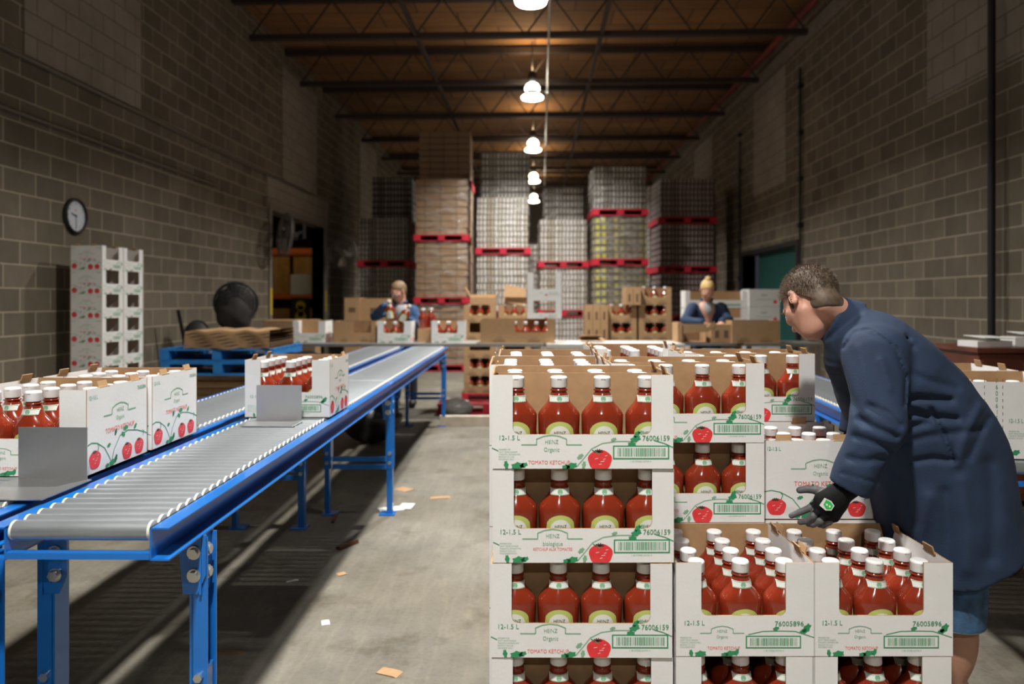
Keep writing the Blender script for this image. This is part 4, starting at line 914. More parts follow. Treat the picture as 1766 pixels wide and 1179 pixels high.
for i in range(6):
    mb = MB(); vs = []; 
    for j in range(n + 1):
        x = -.43 + .86 * j / n; zz = .008 * math.sin(j * .9 + i) + .030 * i; y0 = .03 * math.sin(j * .45 + i * .25)
        vs += [(x, y0, zz), (x, .8, zz), (x, .8, zz + .027), (x, y0, zz + .027)]
    fs = []
    for j in range(n): a = j * 4; b = a + 4; fs += [(a, b, b + 3, a + 3), (a + 3, b + 3, b + 2, a + 2), (a + 1, a + 2, b + 2, b + 1), (a, a + 1, b + 1, b)]
    mb.add(vs, fs, M_kraftd if i < 5 else M_kraft); mb.build('sheet', t)
# fans
def fan(x, y, z, r, yaw, pitch, label, mt, bracket=None, pole=None, grp=None, hub=M_dark, motor=M_dark):
    t = thing('industrial_fan', label, 'fan', x, y, 0, yaw, grp)
    c = Vector((0, 0, z)); R = Matrix.Rotation(pitch, 3, 'X')
    g = MB()
    for s_ in (-1, 1):
        for rr in (r * .18, r * .42, r * .64, r * .82, r * .95): 
            pts = [c + R @ Vector((math.cos(2 * PI * i / 28) * rr, s_ * (.09 - .03 * (rr / r) ** 2 * 1.5), math.sin(2 * PI * i / 28) * rr)) for i in range(29)]; g.tube(pts, .004, mt, 5)
        for i in range(24):
            a = 2 * PI * i / 24; pts = [c + R @ Vector((math.cos(a) * rr, s_ * (.09 - .045 * (rr / r) ** 2), math.sin(a) * rr)) for rr in (r * .12, r * .5, r)]; g.tube(pts, .003, mt, 5)
    pts = [c + R @ Vector((math.cos(2 * PI * i / 32) * r, 0, math.sin(2 * PI * i / 32) * r)) for i in range(33)]; g.tube(pts, .018, mt, 6)
    g.build('cage', t)
    for k in range(3):
        a0 = k * 2 * PI / 3 + .4; b = MB(); vs = []
        for q in range(5):
            rr = r * (.16 + .17 * q); wdt = .30 + .10 * math.sin(q * .8)
            for u in (-1, 1): a = a0 + u * wdt; vs.append(c + R @ Vector((math.cos(a) * rr, u * .025, math.sin(a) * rr)))
        vs2 = [v + R @ Vector((0, .005, 0)) for v in vs]
        fs = [(2 * q, 2 * q + 1, 2 * q + 3, 2 * q + 2) for q in range(4)]; fs += [tuple(i + 10 for i in f)[::-1] for f in fs]
        b.add(vs + vs2, fs, hub, True); b.build('blade', t)
    MB().cyl(c + R @ Vector((0, -.03, 0)), c + R @ Vector((0, .20, 0)), r * .2, motor, 18).build('motor', t)
    if pole: MB().cyl((0, .10, .03), (0, .10, z), .028, M_dark, 12).cyl((0, .10, 0), (0, .10, .035), .20, M_dark, 24).build('stand', t)
    if bracket is not None: MB().cyl(c + R @ Vector((0, .12, 0)), c + Vector(bracket), .025, M_dark, 8).box(c + Vector(bracket), (.18, .05, .25), M_dark).build('bracket', t)
    return t
M_cage = mat('fan_cage_grey', (.20, .19, .18), .5, metal=.5); M_blade = mat('fan_blade_pale', (.46, .42, .36), .5)
def wl(px, d): return (XL + .16 - 0) # wall offset helper
fan(PX(495, 12.4), 12.3, PZ(405, 12.4), .35, -1.0, -.1, 'grey wall fan turned edge-on beside the open doorway on the left wall', M_cage, (-.42, .42, .1), None, 'grey wall fans', M_blade)
fan(PX(592, 15.0), 15.0, PZ(437, 15.0), .32, -.45, 0, 'round grey wall fan right of the open doorway, facing the hall', M_cage, (-.50, .35, 0), None, 'grey wall fans', M_blade, M_blade)
fan(PX(407, 9.0), 9.0, PZ(522, 9.0), .245, .35, .1, 'black dusty pedestal fan standing behind the blue pallets', M_black, None, True, None, M_black, M_black)
pf = [o for o in COL.objects if o.get('label', '').startswith('black dusty pedestal')][0]
dc = MB().sphere((0, .02, 0), (.23, .12, .30), mat('dusty_cover', (.030, .026, .023), .7, var=.5, vscale=5, bump=.5, bscale=9), 28, 18).build('dust_cover', pf, (0, 0, PZ(530, 9.0)))
for v in dc.data.vertices: v.co *= 1 + .10 * math.sin(v.co.x * 24 + 2 * v.co.z * 9) * math.sin(v.co.z * 16 + 1)
t = thing('push_cart', 'dark handcart with a slanted black handle between wall and pedestal fan', 'cart', PX(334, 8.9), 8.85, 0, .2)
MB().bar((-.13, -.1, 1.28), (.02, .1, .25), .035, .035, M_black).build('handle', t); MB().sphere((.05, .05, .92), (.17, .12, .24), M_dark, 16, 10).build('bag', t)
MB().span((-.2, -.15, .15), (.25, .25, .70), M_dark).build('cart_body', t)
for sx in (-.18, .22): MB().cyl((sx, 0, .08), (sx + .04, 0, .08), .08, M_black, 16).build('wheel', t)
# crumpled black plastic film on the far conveyor start
def blob(name, label, cat, x, d, z, r, m, seed, amp=.25, squash=.45, group=None):
    o = MB().sphere((0, 0, r * squash), (r, r * .7, r * squash), m, 28, 18).build(name); rs = np.random.RandomState(seed); K = rs.normal(size=(6, 3)) * 9; ph = rs.uniform(0, 6, 6)
    for v in o.data.vertices:
        p = np.array(v.co) / r; s_ = sum(abs(math.sin(float(k @ p) * .6 + q)) for k, q in zip(K, ph)) / 6 - .5
        v.co = v.co * (1 + amp * s_ * 2); v.co.z = max(0, v.co.z)
    o.location = W(x, d, z); o.rotation_euler = (0, 0, TH); return tag(o, label, cat, group)
M_film = mat('black_film', (.01, .01, .012), .38)
t = blob('black_bag', 'glossy black plastic bag lying on a low box left of the conveyors', 'bag', PX(512, 7.6), 7.75, .705, .24, M_film, 4, .3, .30)
t = thing('brown_carton', 'squat brown carton under the glossy black plastic bag', 'carton', PX(515, 7.6), 7.5, 0, 0); MB().span((-.20, 0, 0), (.30, .5, .70), M_kraft).build('carton_body', t)
# sign in the doorway
t = thing('warning_sign', 'white sheet above a black and yellow warning sign beyond the left doorway', 'sign', XL - .60, 15.9, 1.0, 0, None, True)
MB().span((-.22, 0, .52), (.22, .01, .95), M_white2).build('sheet', t); q = MB().span((-.2, 0, -.15), (.2, .01, .45), M_ink).build('sign_panel', t)
A = Art(); A.ell(0, .28, .10, .10, M_yellow); A.ell(0, .04, .12, .12, M_yellow); A.rect(-.06, .04, .06, .28, M_yellow); A.mb.build('symbol', q)
MB().span((-.015, .012, -1.0), (.015, .03, -.15), M_dark).build('post', t)
# ================================================================== RIGHT SIDE CLUTTER
d = 5.2
t = thing('wooden_cabinet', 'dark reddish wooden cabinet against the right wall under the papers', 'cabinet', 3.50, 5.0, 0, 0)
zc = PZ(600, 5.0)
MB().span((-.38, 0, .05), (.60, .55, zc - .03), M_mahog).build('cabinet_body', t, bevel=.004); MB().span((-.40, -.02, zc - .03), (.62, .57, zc), M_mahog).build('worktop', t)
for sx in (-.36, .12): dd_ = MB().span((sx, -.012, .10), (sx + .45, 0, zc - .06), M_mahog).build('door', t); MB().box((sx + (.40 if sx < 0 else .05), -.025, zc * .6), (.015, .02, .10), M_bolt).build('handle', dd_)
for i, (a, b_, c_) in enumerate(((-.22, .12, .12), (.09, .16, -.10), (.40, .14, .08))):
    t = thing('paper_stack', 'loose white paper sheaf on the cabinet, %s from the left' % ('first', 'second', 'third')[i], 'papers', 3.50 + a, 5.0 + b_, zc + .001, c_, 'white papers on the cabinet')
    MB().box((0, .06, .02 + i % 2 * .012), (.26, .19, .04 + i % 2 * .024), M_white).box((.02, .05, .065 + i % 2 * .024), (.22, .2, .004), M_white, ry=.03, rx=.05).build('sheets', t)
t = thing('black_chair', 'black chair with arm partly seen before the wooden cabinet', 'chair', 3.28, 4.35, 0, -.5)
MB().box((0, .2, .46), (.44, .42, .06), M_black).build('seat', t, bevel=.01); MB().box((.0, .42, .78), (.42, .05, .42), M_black, rx=-.1).build('backrest', t, bevel=.01)
for sx in (-.24, .24): MB().bar((sx, .02, .66), (sx, .38, .66), .04, .03, M_black).bar((sx, .2, .46), (sx, .2, .66), .03, .03, M_black).build('armrest', t)
MB().cyl((0, .2, .08), (0, .2, .44), .03, M_black, 10).build('column', t)
for k in range(5): a = 2 * PI * k / 5; MB().bar((0, .2, .08), (math.cos(a) * .26, .2 + math.sin(a) * .26, .06), .04, .03, M_black).cyl((math.cos(a) * .26 - .015, .2 + math.sin(a) * .26, .03), (math.cos(a) * .26 + .015, .2 + math.sin(a) * .26, .03), .03, M_black, 12).build('leg', t)
t = thing('hand_truck', 'dark hand truck with a red wheel under the right conveyor', 'hand truck', PX(1738, 3.8), 3.8, 0, .2)
wz = PZ(962, 3.5) 
for sx in (-.0, .42): w_ = MB().cyl((sx, -.02, .09), (sx, .02, .09), .09, M_black, 28).cyl((sx, -.024, .09), (sx, .024, .09), .062, M_jeep, 24).cyl((sx, -.03, .09), (sx, .03, .09), .02, M_bolt, 12).build('wheel', t)
MB().bar((0, 0, .09), (.42, 0, .09), .03, .03, M_dark).bar((.05, .05, .02), (.05, .05, .60), .03, .03, M_dark).bar((.37, .05, .02), (.37, .05, .60), .03, .03, M_dark).bar((.05, .05, .6), (.37, .05, .6), .03, .03, M_dark).build('frame', t)
# ================================================================== FLOOR LITTER
def chip(px, py, w, l, h, rz, m, label, name='wood_splinter', cat='debris', grp='bits of litter on the floor'):
    d = F * H / (py - HOR); x = PX(px, d); mb = MB(); mb.prism([(-w / 2, 0), (w / 2, 0), (w * .35, h), (-w * .45, h * .8)], 0, l, m); o = mb.build(name); o.location = W(x, d, .0005); o.rotation_euler = (0, 0, rz + TH); return tag(o, label, cat, grp)
chip(574, 902, .02, .17, .012, .12, M_mahog, 'thin reddish wood splinter on the floor, farther of two beside the conveyor shadow')
chip(583, 948, .035, .15, .02, -.55, mat('red_wood_shaded', (.10, .035, .018), .7), 'broken reddish wood piece on the floor, nearer of two beside the conveyor shadow')  # red wood with the shade it lies in put into its colour
chip(592, 992, .05, .04, .004, .6, M_kraft, 'small tan cardboard chip on the concrete left of the cartons')
chip(562, 1078, .035, .05, .003, .3, M_white, 'whitish paint fleck on the floor at the bottom centre', 'white_fleck')  # mark of whitish floor paint, modelled as a thin chip
chip(665, 1165, .09, .05, .004, -.4, M_kraft, 'tan scrap on the floor at the bottom photo edge')
chip(385, 1128, .16, .02, .006, .0, M_kraftd, 'thin brown strip on the dark floor under the conveyor')
chip(505, 1003, .06, .02, .003, .5, M_white, 'tiny white fleck on the shaded floor under the conveyor', 'white_fleck')
chip(708, 846, .10, .12, .004, .9, M_kraft, 'tan cardboard scrap beside the second conveyor leg')
chip(760, 860, .14, .06, .004, .2, M_kraft, 'oval tan scrap in the middle of the aisle')
chip(1030, 720, .1, .1, .004, .2, M_kraft, 'scrap of board hidden behind stack') if False else None
t = thing('foam_pad', 'white crumpled pad under the foot of the second conveyor leg', 'pad', PX(686, 5.02), 5.0, 0, .1)
MB().box((-.04, -.02, .003), (.16, .10, .005), M_white, rz=.3).box((.06, .03, .006), (.09, .13, .005), M_white, rz=-.2).build('pad_sheet', t)
t = thing('timber_beam', 'long pale timber beam lying on the floor across the aisle, under the table', 'beam', PX(880, 8.3), 8.25, 0, 0)
MB().span((-.78, 0, .0), (.9, .12, .11), mat('pale_timber', (.46, .40, .32), .8, var=.15)).build('timber', t)
t = thing('fallen_pallet', 'dark low pallet jack load under the table centre with red base', 'pallet', PX(840, 9.3), 9.1, 0, 0); pallet_parts(t, 1.2, .45, .13, M_redp)
blob('plastic_bundle', 'grey bundle of crumpled plastic on the floor under the table', 'bundle', PX(790, 9.0), 8.95, 0, .17, mat('grey_film', (.22, .21, .20), .35), 9, .2, .6)
blob('plastic_bundle', 'black crumpled sack on the floor between the conveyor legs', 'bundle', PX(625, 6.9), 7.3, 0, .27, M_film, 12, .25, .8)
# ================================================================== PEOPLE : distance-field modelling + surface nets
A3 = lambda *v: np.array(v, float)
def nrm(v): v = np.asarray(v, float); return v / (np.linalg.norm(v) + 1e-12)
def smin(a, b, k):
    h = np.clip(.5 + .5 * (b - a) / k, 0, 1); return b + (a - b) * h - k * h * (1 - h)
def smax(a, b, k): return -smin(-a, -b, k)
def cap(P, a, b, ra, rb, k=None):
    a, b = np.asarray(a, float), np.asarray(b, float); ab = b - a
    t = np.clip(((P - a) @ ab) / max(1e-9, ab @ ab), 0, 1); return np.linalg.norm(P - a - t[..., None] * ab, axis=-1) - (ra + (rb - ra) * t)
def ell(P, c, B, r):
    q = (P - np.asarray(c, float)) @ np.asarray(B, float).T / np.asarray(r, float); k0 = np.linalg.norm(q, axis=-1); k1 = np.linalg.norm(q / np.asarray(r, float), axis=-1) + 1e-9
    return k0 * (k0 - 1) / k1
def lofted(P, st, k=.03):
    """tube of elliptical sections; st: (centre, u axis, a, v axis, b); each point reads the nearest stretch of the axis"""
    best = np.full(P.shape[:-1], 1e9); out = np.full(P.shape[:-1], 1e9); n = len(st) - 1
    for i, ((c0, u0, a0, v0, b0), (c1, u1, a1, v1, b1)) in enumerate(zip(st, st[1:])):
        c0, c1 = np.asarray(c0, float), np.asarray(c1, float); ab = c1 - c0; L2 = ab @ ab; t0 = ((P - c0) @ ab) / L2; t = np.clip(t0, 0, 1)
        q = P - (c0 + t[..., None] * ab); dist = (q ** 2).sum(-1)
        u = np.asarray(u0)[None] * (1 - t[..., None]) + np.asarray(u1)[None] * t[..., None]; v = np.asarray(v0)[None] * (1 - t[..., None]) + np.asarray(v1)[None] * t[..., None]
        a = a0 + (a1 - a0) * t; b = b0 + (b1 - b0) * t
        over = np.zeros(t.shape)
        if i == 0: over = np.maximum(over, -t0 * math.sqrt(L2))
        if i == n - 1: over = np.maximum(over, (t0 - 1) * math.sqrt(L2))
        f = (np.sqrt(((q * u).sum(-1) / a) ** 2 + ((q * v).sum(-1) / b) ** 2) - 1) * np.minimum(a, b)
        f = np.where(over > 0, np.sqrt(np.maximum(f, 0) ** 2 + over ** 2), f)
        m = dist < best; out = np.where(m, f, out); best = np.where(m, dist, best)
    return out
def surfnet(fn, lo, hi, h):
    lo = np.asarray(lo, float); n = np.ceil((np.asarray(hi) - lo) / h).astype(int) + 1
    g = [lo[i] + np.arange(n[i]) * h for i in range(3)]; V = np.empty(n)
    for i in range(n[0]):
        Y, Z = np.meshgrid(g[1], g[2], indexing='ij'); V[i] = fn(np.stack([np.full_like(Y, g[0][i]), Y, Z], -1))
    S = V < 0
    cs = [(0, 0, 0), (1, 0, 0), (0, 1, 0), (1, 1, 0), (0, 0, 1), (1, 0, 1), (0, 1, 1), (1, 1, 1)]
    def sl(A, o): return A[o[0]:A.shape[0] - 1 + o[0], o[1]:A.shape[1] - 1 + o[1], o[2]:A.shape[2] - 1 + o[2]]
    cnt = sum(sl(S, o).astype(int) for o in cs); act = (cnt > 0) & (cnt < 8); idx = -np.ones(act.shape, int); ii = np.argwhere(act); idx[act] = np.arange(len(ii))
    acc = np.zeros((len(ii), 3)); num = np.zeros(len(ii))
    for a in range(8):
        for b in range(a + 1, 8):
            if sum(abs(cs[a][k] - cs[b][k]) for k in range(3)) != 1: continue
            va = V[tuple((ii + cs[a]).T)]; vb = V[tuple((ii + cs[b]).T)]; m = (va < 0) != (vb < 0); t = np.where(m, va / np.where(m, va - vb, 1), 0)
            p = np.array(cs[a])[None] + t[:, None] * (np.array(cs[b]) - np.array(cs[a]))[None]; acc += p * m[:, None]; num += m
    verts = lo + (ii + acc / num[:, None]) * h; faces = []
    for ax in range(3):
        b, c = (ax + 1) % 3, (ax + 2) % 3
        o1 = [0, 0, 0]; o1[ax] = 1
        A_ = S[:S.shape[0] - o1[0], :S.shape[1] - o1[1], :S.shape[2] - o1[2]]; B_ = S[o1[0]:, o1[1]:, o1[2]:]
        E = np.argwhere(A_ != B_); E = E[(E[:, b] > 0) & (E[:, c] > 0) & (E[:, b] < S.shape[b] - 1) & (E[:, c] < S.shape[c] - 1)]
        if not len(E): continue
        eb = np.zeros(3, int); eb[b] = 1; ec = np.zeros(3, int); ec[c] = 1
        q = np.stack([idx[tuple((E - eb - ec).T)], idx[tuple((E - ec).T)], idx[tuple(E.T)], idx[tuple((E - eb).T)]], 1)
        fl = S[tuple(E.T)]; q[~fl] = q[~fl][:, ::-1]; faces.append(q)
    return verts, np.concatenate(faces)
def sdf_obj(name, fn, lo, hi, h, m, parent, pick=None, smooth=1):
    v, f = surfnet(fn, lo, hi, h); me = bpy.data.meshes.new(name); me.from_pydata(v.tolist(), [], f.tolist())
    ms = m if isinstance(m, list) else [m]
    for q in ms: me.materials.append(q)
    me.polygons.foreach_set('use_smooth', [True] * len(f))
    if pick is not None: me.polygons.foreach_set('material_index', pick(v[f].mean(1)).astype(int))
    me.update(); o = bpy.data.objects.new(name, me); COL.objects.link(o); o.parent = parent
    if smooth: s_ = o.modifiers.new('relax', 'SMOOTH'); s_.factor = .5; s_.iterations = smooth
    return o
class Head:
    """F faces forward, U up, Lf = the person's left; c = centre of the skull"""
    def __init__(s, c, F_, U_, k=1.0):
        s.F = nrm(F_); s.U = nrm(np.asarray(U_, float) - np.dot(U_, s.F) * s.F); s.L = np.cross(s.U, s.F); s.c = np.asarray(c, float); s.k = k; s.B = np.stack([s.F, s.L, s.U])
    def loc(s, P): return ((P - s.c) @ s.B.T) / s.k
    def w(s, f, l, u): return s.c + s.k * (s.F * f + s.L * l + s.U * u)
    def sdf(s, P):
        q = s.loc(P); I = np.eye(3); k = s.k
        d = ell(q, (-.012, 0, .025), I, (.098, .076, .092))
        d = smin(d, ell(q, (.030, 0, -.030), I, (.066, .060, .085)), .03)          # face
        d = smin(d, ell(q, (.048, 0, -.092), I, (.036, .032, .024)), .025)         # chin
        d = smin(d, cap(q, (-.002, .054, -.050), (.046, .024, -.094), .017, .016), .025); d = smin(d, cap(q, (-.002, -.054, -.050), (.046, -.024, -.094), .017, .016), .025)
        d = smin(d, cap(q, (.084, -.034, .022), (.084, .034, .022), .010, .010), .02)   # brow
        for sg in (-1, 1):
            d = smax(d, -(np.linalg.norm(q - np.array((.098, sg * .031, .002)), axis=-1) - .017), .012)
            d = smin(d, np.linalg.norm(q - np.array((.078, sg * .031, .002)), axis=-1) - .0135, .004)
            d = smin(d, cap(q, (.078, sg * .043, -.026), (.045, sg * .060, -.018), .012, .012), .02)  # cheek
        d = smin(d, cap(q, (.090, 0, .008), (.113, 0, -.030), .0075, .0105), .008)    # nose
        for sg in (-1, 1): d = smin(d, np.linalg.norm(q - np.array((.101, sg * .013, -.034)), axis=-1) - .0085, .008)
        d = smin(d, cap(q, (.087, -.018, -.057), (.087, .018, -.057), .0065, .0065), .008); d = smin(d, cap(q, (.085, -.015, -.067), (.085, .015, -.067), .007, .007), .007)
        d = smax(d, -cap(q, (.098, -.022, -.062), (.098, .022, -.062), .0028, .0028), .004)
        for sg in (-1, 1):                                                            # ears
            e = ell(q, (-.014, sg * .084, -.004), nrmB(sg), (.0185, .0085, .033)); e = smax(e, -ell(q, (-.010, sg * .093, -.002), nrmB(sg), (.0115, .008, .022)), .004)
            d = smin(d, e, .005)
        return d * k
    def hair(s, P, grow=.008, sides=1.0, noise=.0022, front=.062):
        q = s.loc(P); I = np.eye(3)
        n = np.sin(q[..., 0] * 160 + 3 * np.sin(q[..., 2] * 90)) * np.sin(q[..., 1] * 190 + 2 * np.sin(q[..., 0] * 120)) * np.sin(q[..., 2] * 140 + q[..., 1] * 60)
        d = smin(ell(q, (-.014, 0, .026), I, (.098 + grow, .076 + grow, .092 + grow)), ell(q, (-.052, 0, -.040), I, (.046, .056, .046)), .02) + noise * n
        # hairline: above a plane rising to the forehead, behind it low to the nape
        pl1 = -(q[..., 2] - np.where(q[..., 0] > .0, .018 + (q[..., 0]) * .72, .018 + np.minimum(0, q[..., 0] + .012) * 1.45))
        pl1 = np.maximum(pl1, q[..., 0] - front - .35 * (q[..., 2] - .06)) if front else pl1
        d = smax(d, pl1, .006)
        for sg in (-1, 1): d = smin(d, ell(q, (.016, sg * .0665, -.006), I, (.010, .008, .026)), .004) if sides else d
        return d * s.k
def nrmB(sg):
    a = nrm((.93, sg * .33, 0)); b = nrm((-sg * .33 * sg, sg * .93 * sg, 0)); return np.stack([nrm((.95, sg * .30, .0)), nrm((-sg * .30, .95, .0)), (0, 0, 1.)])
def strands(h, parent, m, n, length, seed, grow=.006, back=.4, lo_=None):
    """short hair tufts standing on the hair cap"""
    rs = np.random.RandomState(seed); vs, fs = [], []
    for i in range(n * 3):
        if len(fs) >= n * 3: break
        dr = nrm(rs.normal(size=3)); q = np.array((-.014, 0, .026)) + dr * np.array((.098 + grow, .076 + grow, .092 + grow))
        lim = .018 + (q[0] * .72 if q[0] > 0 else min(0, q[0] + .012) * .95)
        if q[2] < lim - .004 or q[0] > .062 + .35 * (q[2] - .06): continue
        t = nrm(dr * (1 - back) + np.array((.25 if q[2] > .08 else -.1, 0, -.55)) * back + rs.normal(size=3) * .22); L_ = length * rs.uniform(.6, 1.15); w = .0009
        s1 = nrm(np.cross(t, dr + .01)) * w; s2 = nrm(np.cross(t, s1)) * w; o = len(vs); p = q - dr * .004
        for e in (s1, -.5 * s1 + .87 * s2, -.5 * s1 - .87 * s2): vs.append(tuple(h.w(*(p + e))))
        vs.append(tuple(h.w(*(p + t * L_)))); fs += [(o, o + 1, o + 3), (o + 1, o + 2, o + 3), (o + 2, o, o + 3)]
    me = bpy.data.meshes.new('hair_tufts'); me.from_pydata(vs, [], fs); me.materials.append(m); me.update(); o = bpy.data.objects.new('hair_tufts', me); COL.objects.link(o); o.parent = parent; o['kind'] = 'stuff'; return o
def person_root(label, x, d):
    t = thing('person', label, 'person', x, d, 0, 0); return t
# ---------------------------------------------------------------- the bending man
MX, MD = 1.45, 2.45
man = person_root('man in a navy work coat bending over the cartons, black gloves, short hair, denim shorts', MX, MD)
def mp(px, py, d): return A3(PX(px, d) - MX, d - MD, PZ(py, d))      # photo position at a distance -> the man's own frame
dm = 2.43
hd = Head(mp(1396, 521, 2.50), (-.31, .65, -.69), (-.13, .66, .74), .96)
neckA, neckB = hd.w(-.052, 0, -.050), mp(1462, 556, 2.47)
Hz = A3(0, 1, 0)
def pr(a, b): v = A3(b[0] - a[0], 0, b[2] - a[2]); return nrm(v)
def station(pxt, pyt, pxb, pyb, lat, d=2.40):
    a, b = mp(pxt, pyt, d), mp(pxb, pyb, d); c = (a + b) / 2; c[1] += .03; u = nrm(b - a); return (c, u, np.linalg.norm(b - a) / 2, Hz, lat)
TOR0 = [(1460, 534, 1464, 588, .080), (1504, 541, 1486, 650, .168), (1582, 577, 1494, 722, .205), (1664, 652, 1508, 790, .205), (1718, 732, 1516, 838, .205), (1740, 802, 1520, 880, .21), (1750, 872, 1536, 940, .215), (1756, 945, 1548, 1015, .215)]
TOR = []
for i in range(len(TOR0) - 1):
    for q in range(4):
        t_ = q / 4; p0, p1, p2, p3 = [np.array(TOR0[min(len(TOR0) - 1, max(0, i + o_))], float) for o_ in (-1, 0, 1, 2)]
        TOR.append(station(*(.5 * (2 * p1 + (p2 - p0) * t_ + (2 * p0 - 5 * p1 + 4 * p2 - p3) * t_ ** 2 + (3 * p1 - p0 - 3 * p2 + p3) * t_ ** 3))))
TOR.append(station(*TOR0[-1]))
shL, elL, wrL = mp(1510, 612, 2.29), mp(1513, 735, 2.20), mp(1466, 838, 2.22)
shR, elR, wrR = mp(1506, 606, 2.60), mp(1490, 690, 2.70), mp(1478, 745, 2.70)
GR = [([(1474, 524), (1452, 545), (1436, 592)], 3, .005),   # creases: px polyline, width px, depth m
    ([(1532, 694), (1585, 686), (1640, 690)], 6, .010), ([(1533, 722), (1580, 714), (1650, 722)], 6, .010), ([(1530, 752), (1570, 735), (1600, 728)], 7, .009), ([(1540, 660), (1552, 610), (1563, 585)], 5, .010), ([(1545, 640), (1572, 600)], 5, .006),
    ([(1606, 704), (1625, 742), (1644, 792)], 4, .008), ([(1575, 795), (1610, 790), (1644, 794)], 6, .008), ([(1562, 700), (1600, 716)], 4, .005), ([(1650, 800), (1668, 745), (1692, 700)], 8, -.007), ([(1672, 790), (1690, 750), (1705, 722)], 6, .005), ([(1560, 640), (1600, 655), (1650, 670)], 7, .004), ([(1530, 770), (1600, 752), (1690, 742)], 7, .005), ([(1600, 860), (1585, 930), (1590, 1000)], 12, -.008), ([(1660, 830), (1670, 900), (1668, 980)], 14, -.007),
    ([(1550, 840), (1545, 900), (1548, 980)], 12, .010), ([(1630, 850), (1635, 920), (1632, 990)], 12, .008), ([(1705, 800), (1712, 880), (1708, 960)], 14, .008), ([(1530, 790), (1560, 830), (1575, 900)], 9, .008)]
SG = [([(1455, 600), (1475, 572), (1500, 568), (1545, 600), (1562, 650), (1560, 700)], 3.2, .006), ([(1500, 700), (1530, 712), (1552, 735)], 6, .007), ([(1482, 722), (1510, 738), (1545, 752)], 6, .008), ([(1475, 752), (1505, 762), (1538, 775)], 6, .006), ([(1465, 790), (1490, 795), (1520, 790)], 6, .006), ([(1448, 640), (1470, 690), (1490, 730)], 8, .006), ([(1520, 620), (1535, 670)], 7, -.004), ([(1480, 600), (1490, 640), (1500, 690)], 9, -.004), ([(1452, 815), (1475, 822), (1504, 830)], 3, .003)]
def creases(P, G, dmax):
    x = P[..., 0] + MX; d = P[..., 1] + MD; px = CX + F * x / d; py = HOR + F * (H - P[..., 2]) / d; out = np.zeros(px.shape)
    for pts, w, h in G:
        m = np.full(px.shape, 1e9)
        for (a, b), (c, e) in zip(pts, pts[1:]):
            L2 = (c - a) ** 2 + (e - b) ** 2; t = np.clip(((px - a) * (c - a) + (py - b) * (e - b)) / L2, 0, 1); m = np.minimum(m, (px - a - t * (c - a)) ** 2 + (py - b - t * (e - b)) ** 2)
        out += 1.5 * h * np.exp(-m / w ** 2)
    return out * np.clip((dmax - d) / .05, 0, 1)
def cloth_noise(P, s=14, a=.0022): return a * (np.sin(P[..., 0] * s * 2.1 + 2 * np.sin(P[..., 2] * s)) + .3 * np.sin(P[..., 2] * s * 1.7 + 1.5 * np.sin(P[..., 1] * s * 1.3) + P[..., 0] * s * .8))
def coat_f(P):
    d = lofted(P, TOR, .002)
    d = smin(d, cap(P, mp(1500, 604, 2.33), mp(1500, 602, 2.58), .076, .076), .06)
    d = smax(d, (P - mp(1700, 985, 2.45)) @ nrm((-.10, 0, -1.)) , .008) if False else d
    # hem plane sloping up to the back
    a, b = mp(1560, 1006, 2.43), mp(1766, 912, 2.43); n = nrm(np.cross(b - a, A3(0, 1, 0))); n = n if n[2] < 0 else -n
    d = smax(d, (P - a) @ n, .006)
    d += creases(P, GR, 2.40)
    # collar stand
    cA, cB = mp(1468, 560, 2.46), mp(1431, 548, 2.47)
    ax = nrm(cB - cA); q = P - cA; t = q @ ax; r = np.linalg.norm(q - t[..., None] * ax, axis=-1)
    col_ = smax(smax(r - (.079 - t * .04), -(r - (.064 - t * .03)), .003), np.abs(t - .030) - .044, .004); d = smin(d, col_, .008)
    # sleeves
    for (s_, e_, w_, near) in ((shL, elL, wrL, True), (shR, elR, wrR, False)):
        sl = smin(cap(P, s_, e_, .098, .072), cap(P, e_, w_, .072, .060), .03)
        wd_ = nrm(w_ - e_); sl = smax(sl, (P - w_) @ wd_ - .008, .004)
        if near: sl = sl + creases(P, SG, 2.36)
        sl = smax(sl, -(smax(cap(P, w_ - wd_ * .05, w_ + wd_ * .1, .050, .052), -((P - w_) @ wd_ + .03), .002)), .003)
        d = smin(d, sl, .016)
    return d + cloth_noise(P)
lo = mp(1400, 500, 2.1) * 0; 
coat = sdf_obj('work_coat', coat_f, (-.60, -.36, .36), (.40, .40, 1.46), .0064, [M_navy], man, smooth=2)
# body: head, neck, arms' ends, legs as one surface
hipL, knL, anL = mp(1648, 880, 2.36), mp(1645, 1040, 2.36), mp(1640, 1185, 2.40)
hipR, knR, anR = mp(1610, 880, 2.56), mp(1600, 1030, 2.62), mp(1618, 1150, 2.66)
toeL = A3(anL[0] - .15, anL[1] - .01, .03)
anL[2] = .09; anR[2] = .09
def legs(P, gr=0.0):
    d = None
    for hp, kn, an in ((hipL, knL, anL), (hipR, knR, anR)):
        kk = kn.copy(); kk[2] = .47; kk[0] = kn[0] + .0
        q = cap(P, hp, kk, .086, .058); q = smin(q, cap(P, kk, an, .052, .036), .03); calf = kk * .62 + an * .38 + A3(.022, 0, 0); q = smin(q, ell(P, calf, np.eye(3), (.052, .050, .12)), .04)
        d = q if d is None else smin(d, q, .02)
    return d
def body_f(P):
    d = hd.sdf(P); d = smin(d, cap(P, neckA, neckB, .048, .055), .014)
    d = smin(d, cap(P, mp(1490, 590, 2.46), mp(1640, 780, 2.46), .10, .12), .05); d = smin(d, cap(P, mp(1640, 790, 2.40), mp(1630, 850, 2.52), .11, .11), .05)
    return smin(d, legs(P), .04)
lo_, hi_ = A3(-.62, -.30, .02), A3(.30, .32, 1.52)
def nearhead(P): q = hd.loc(P); return q
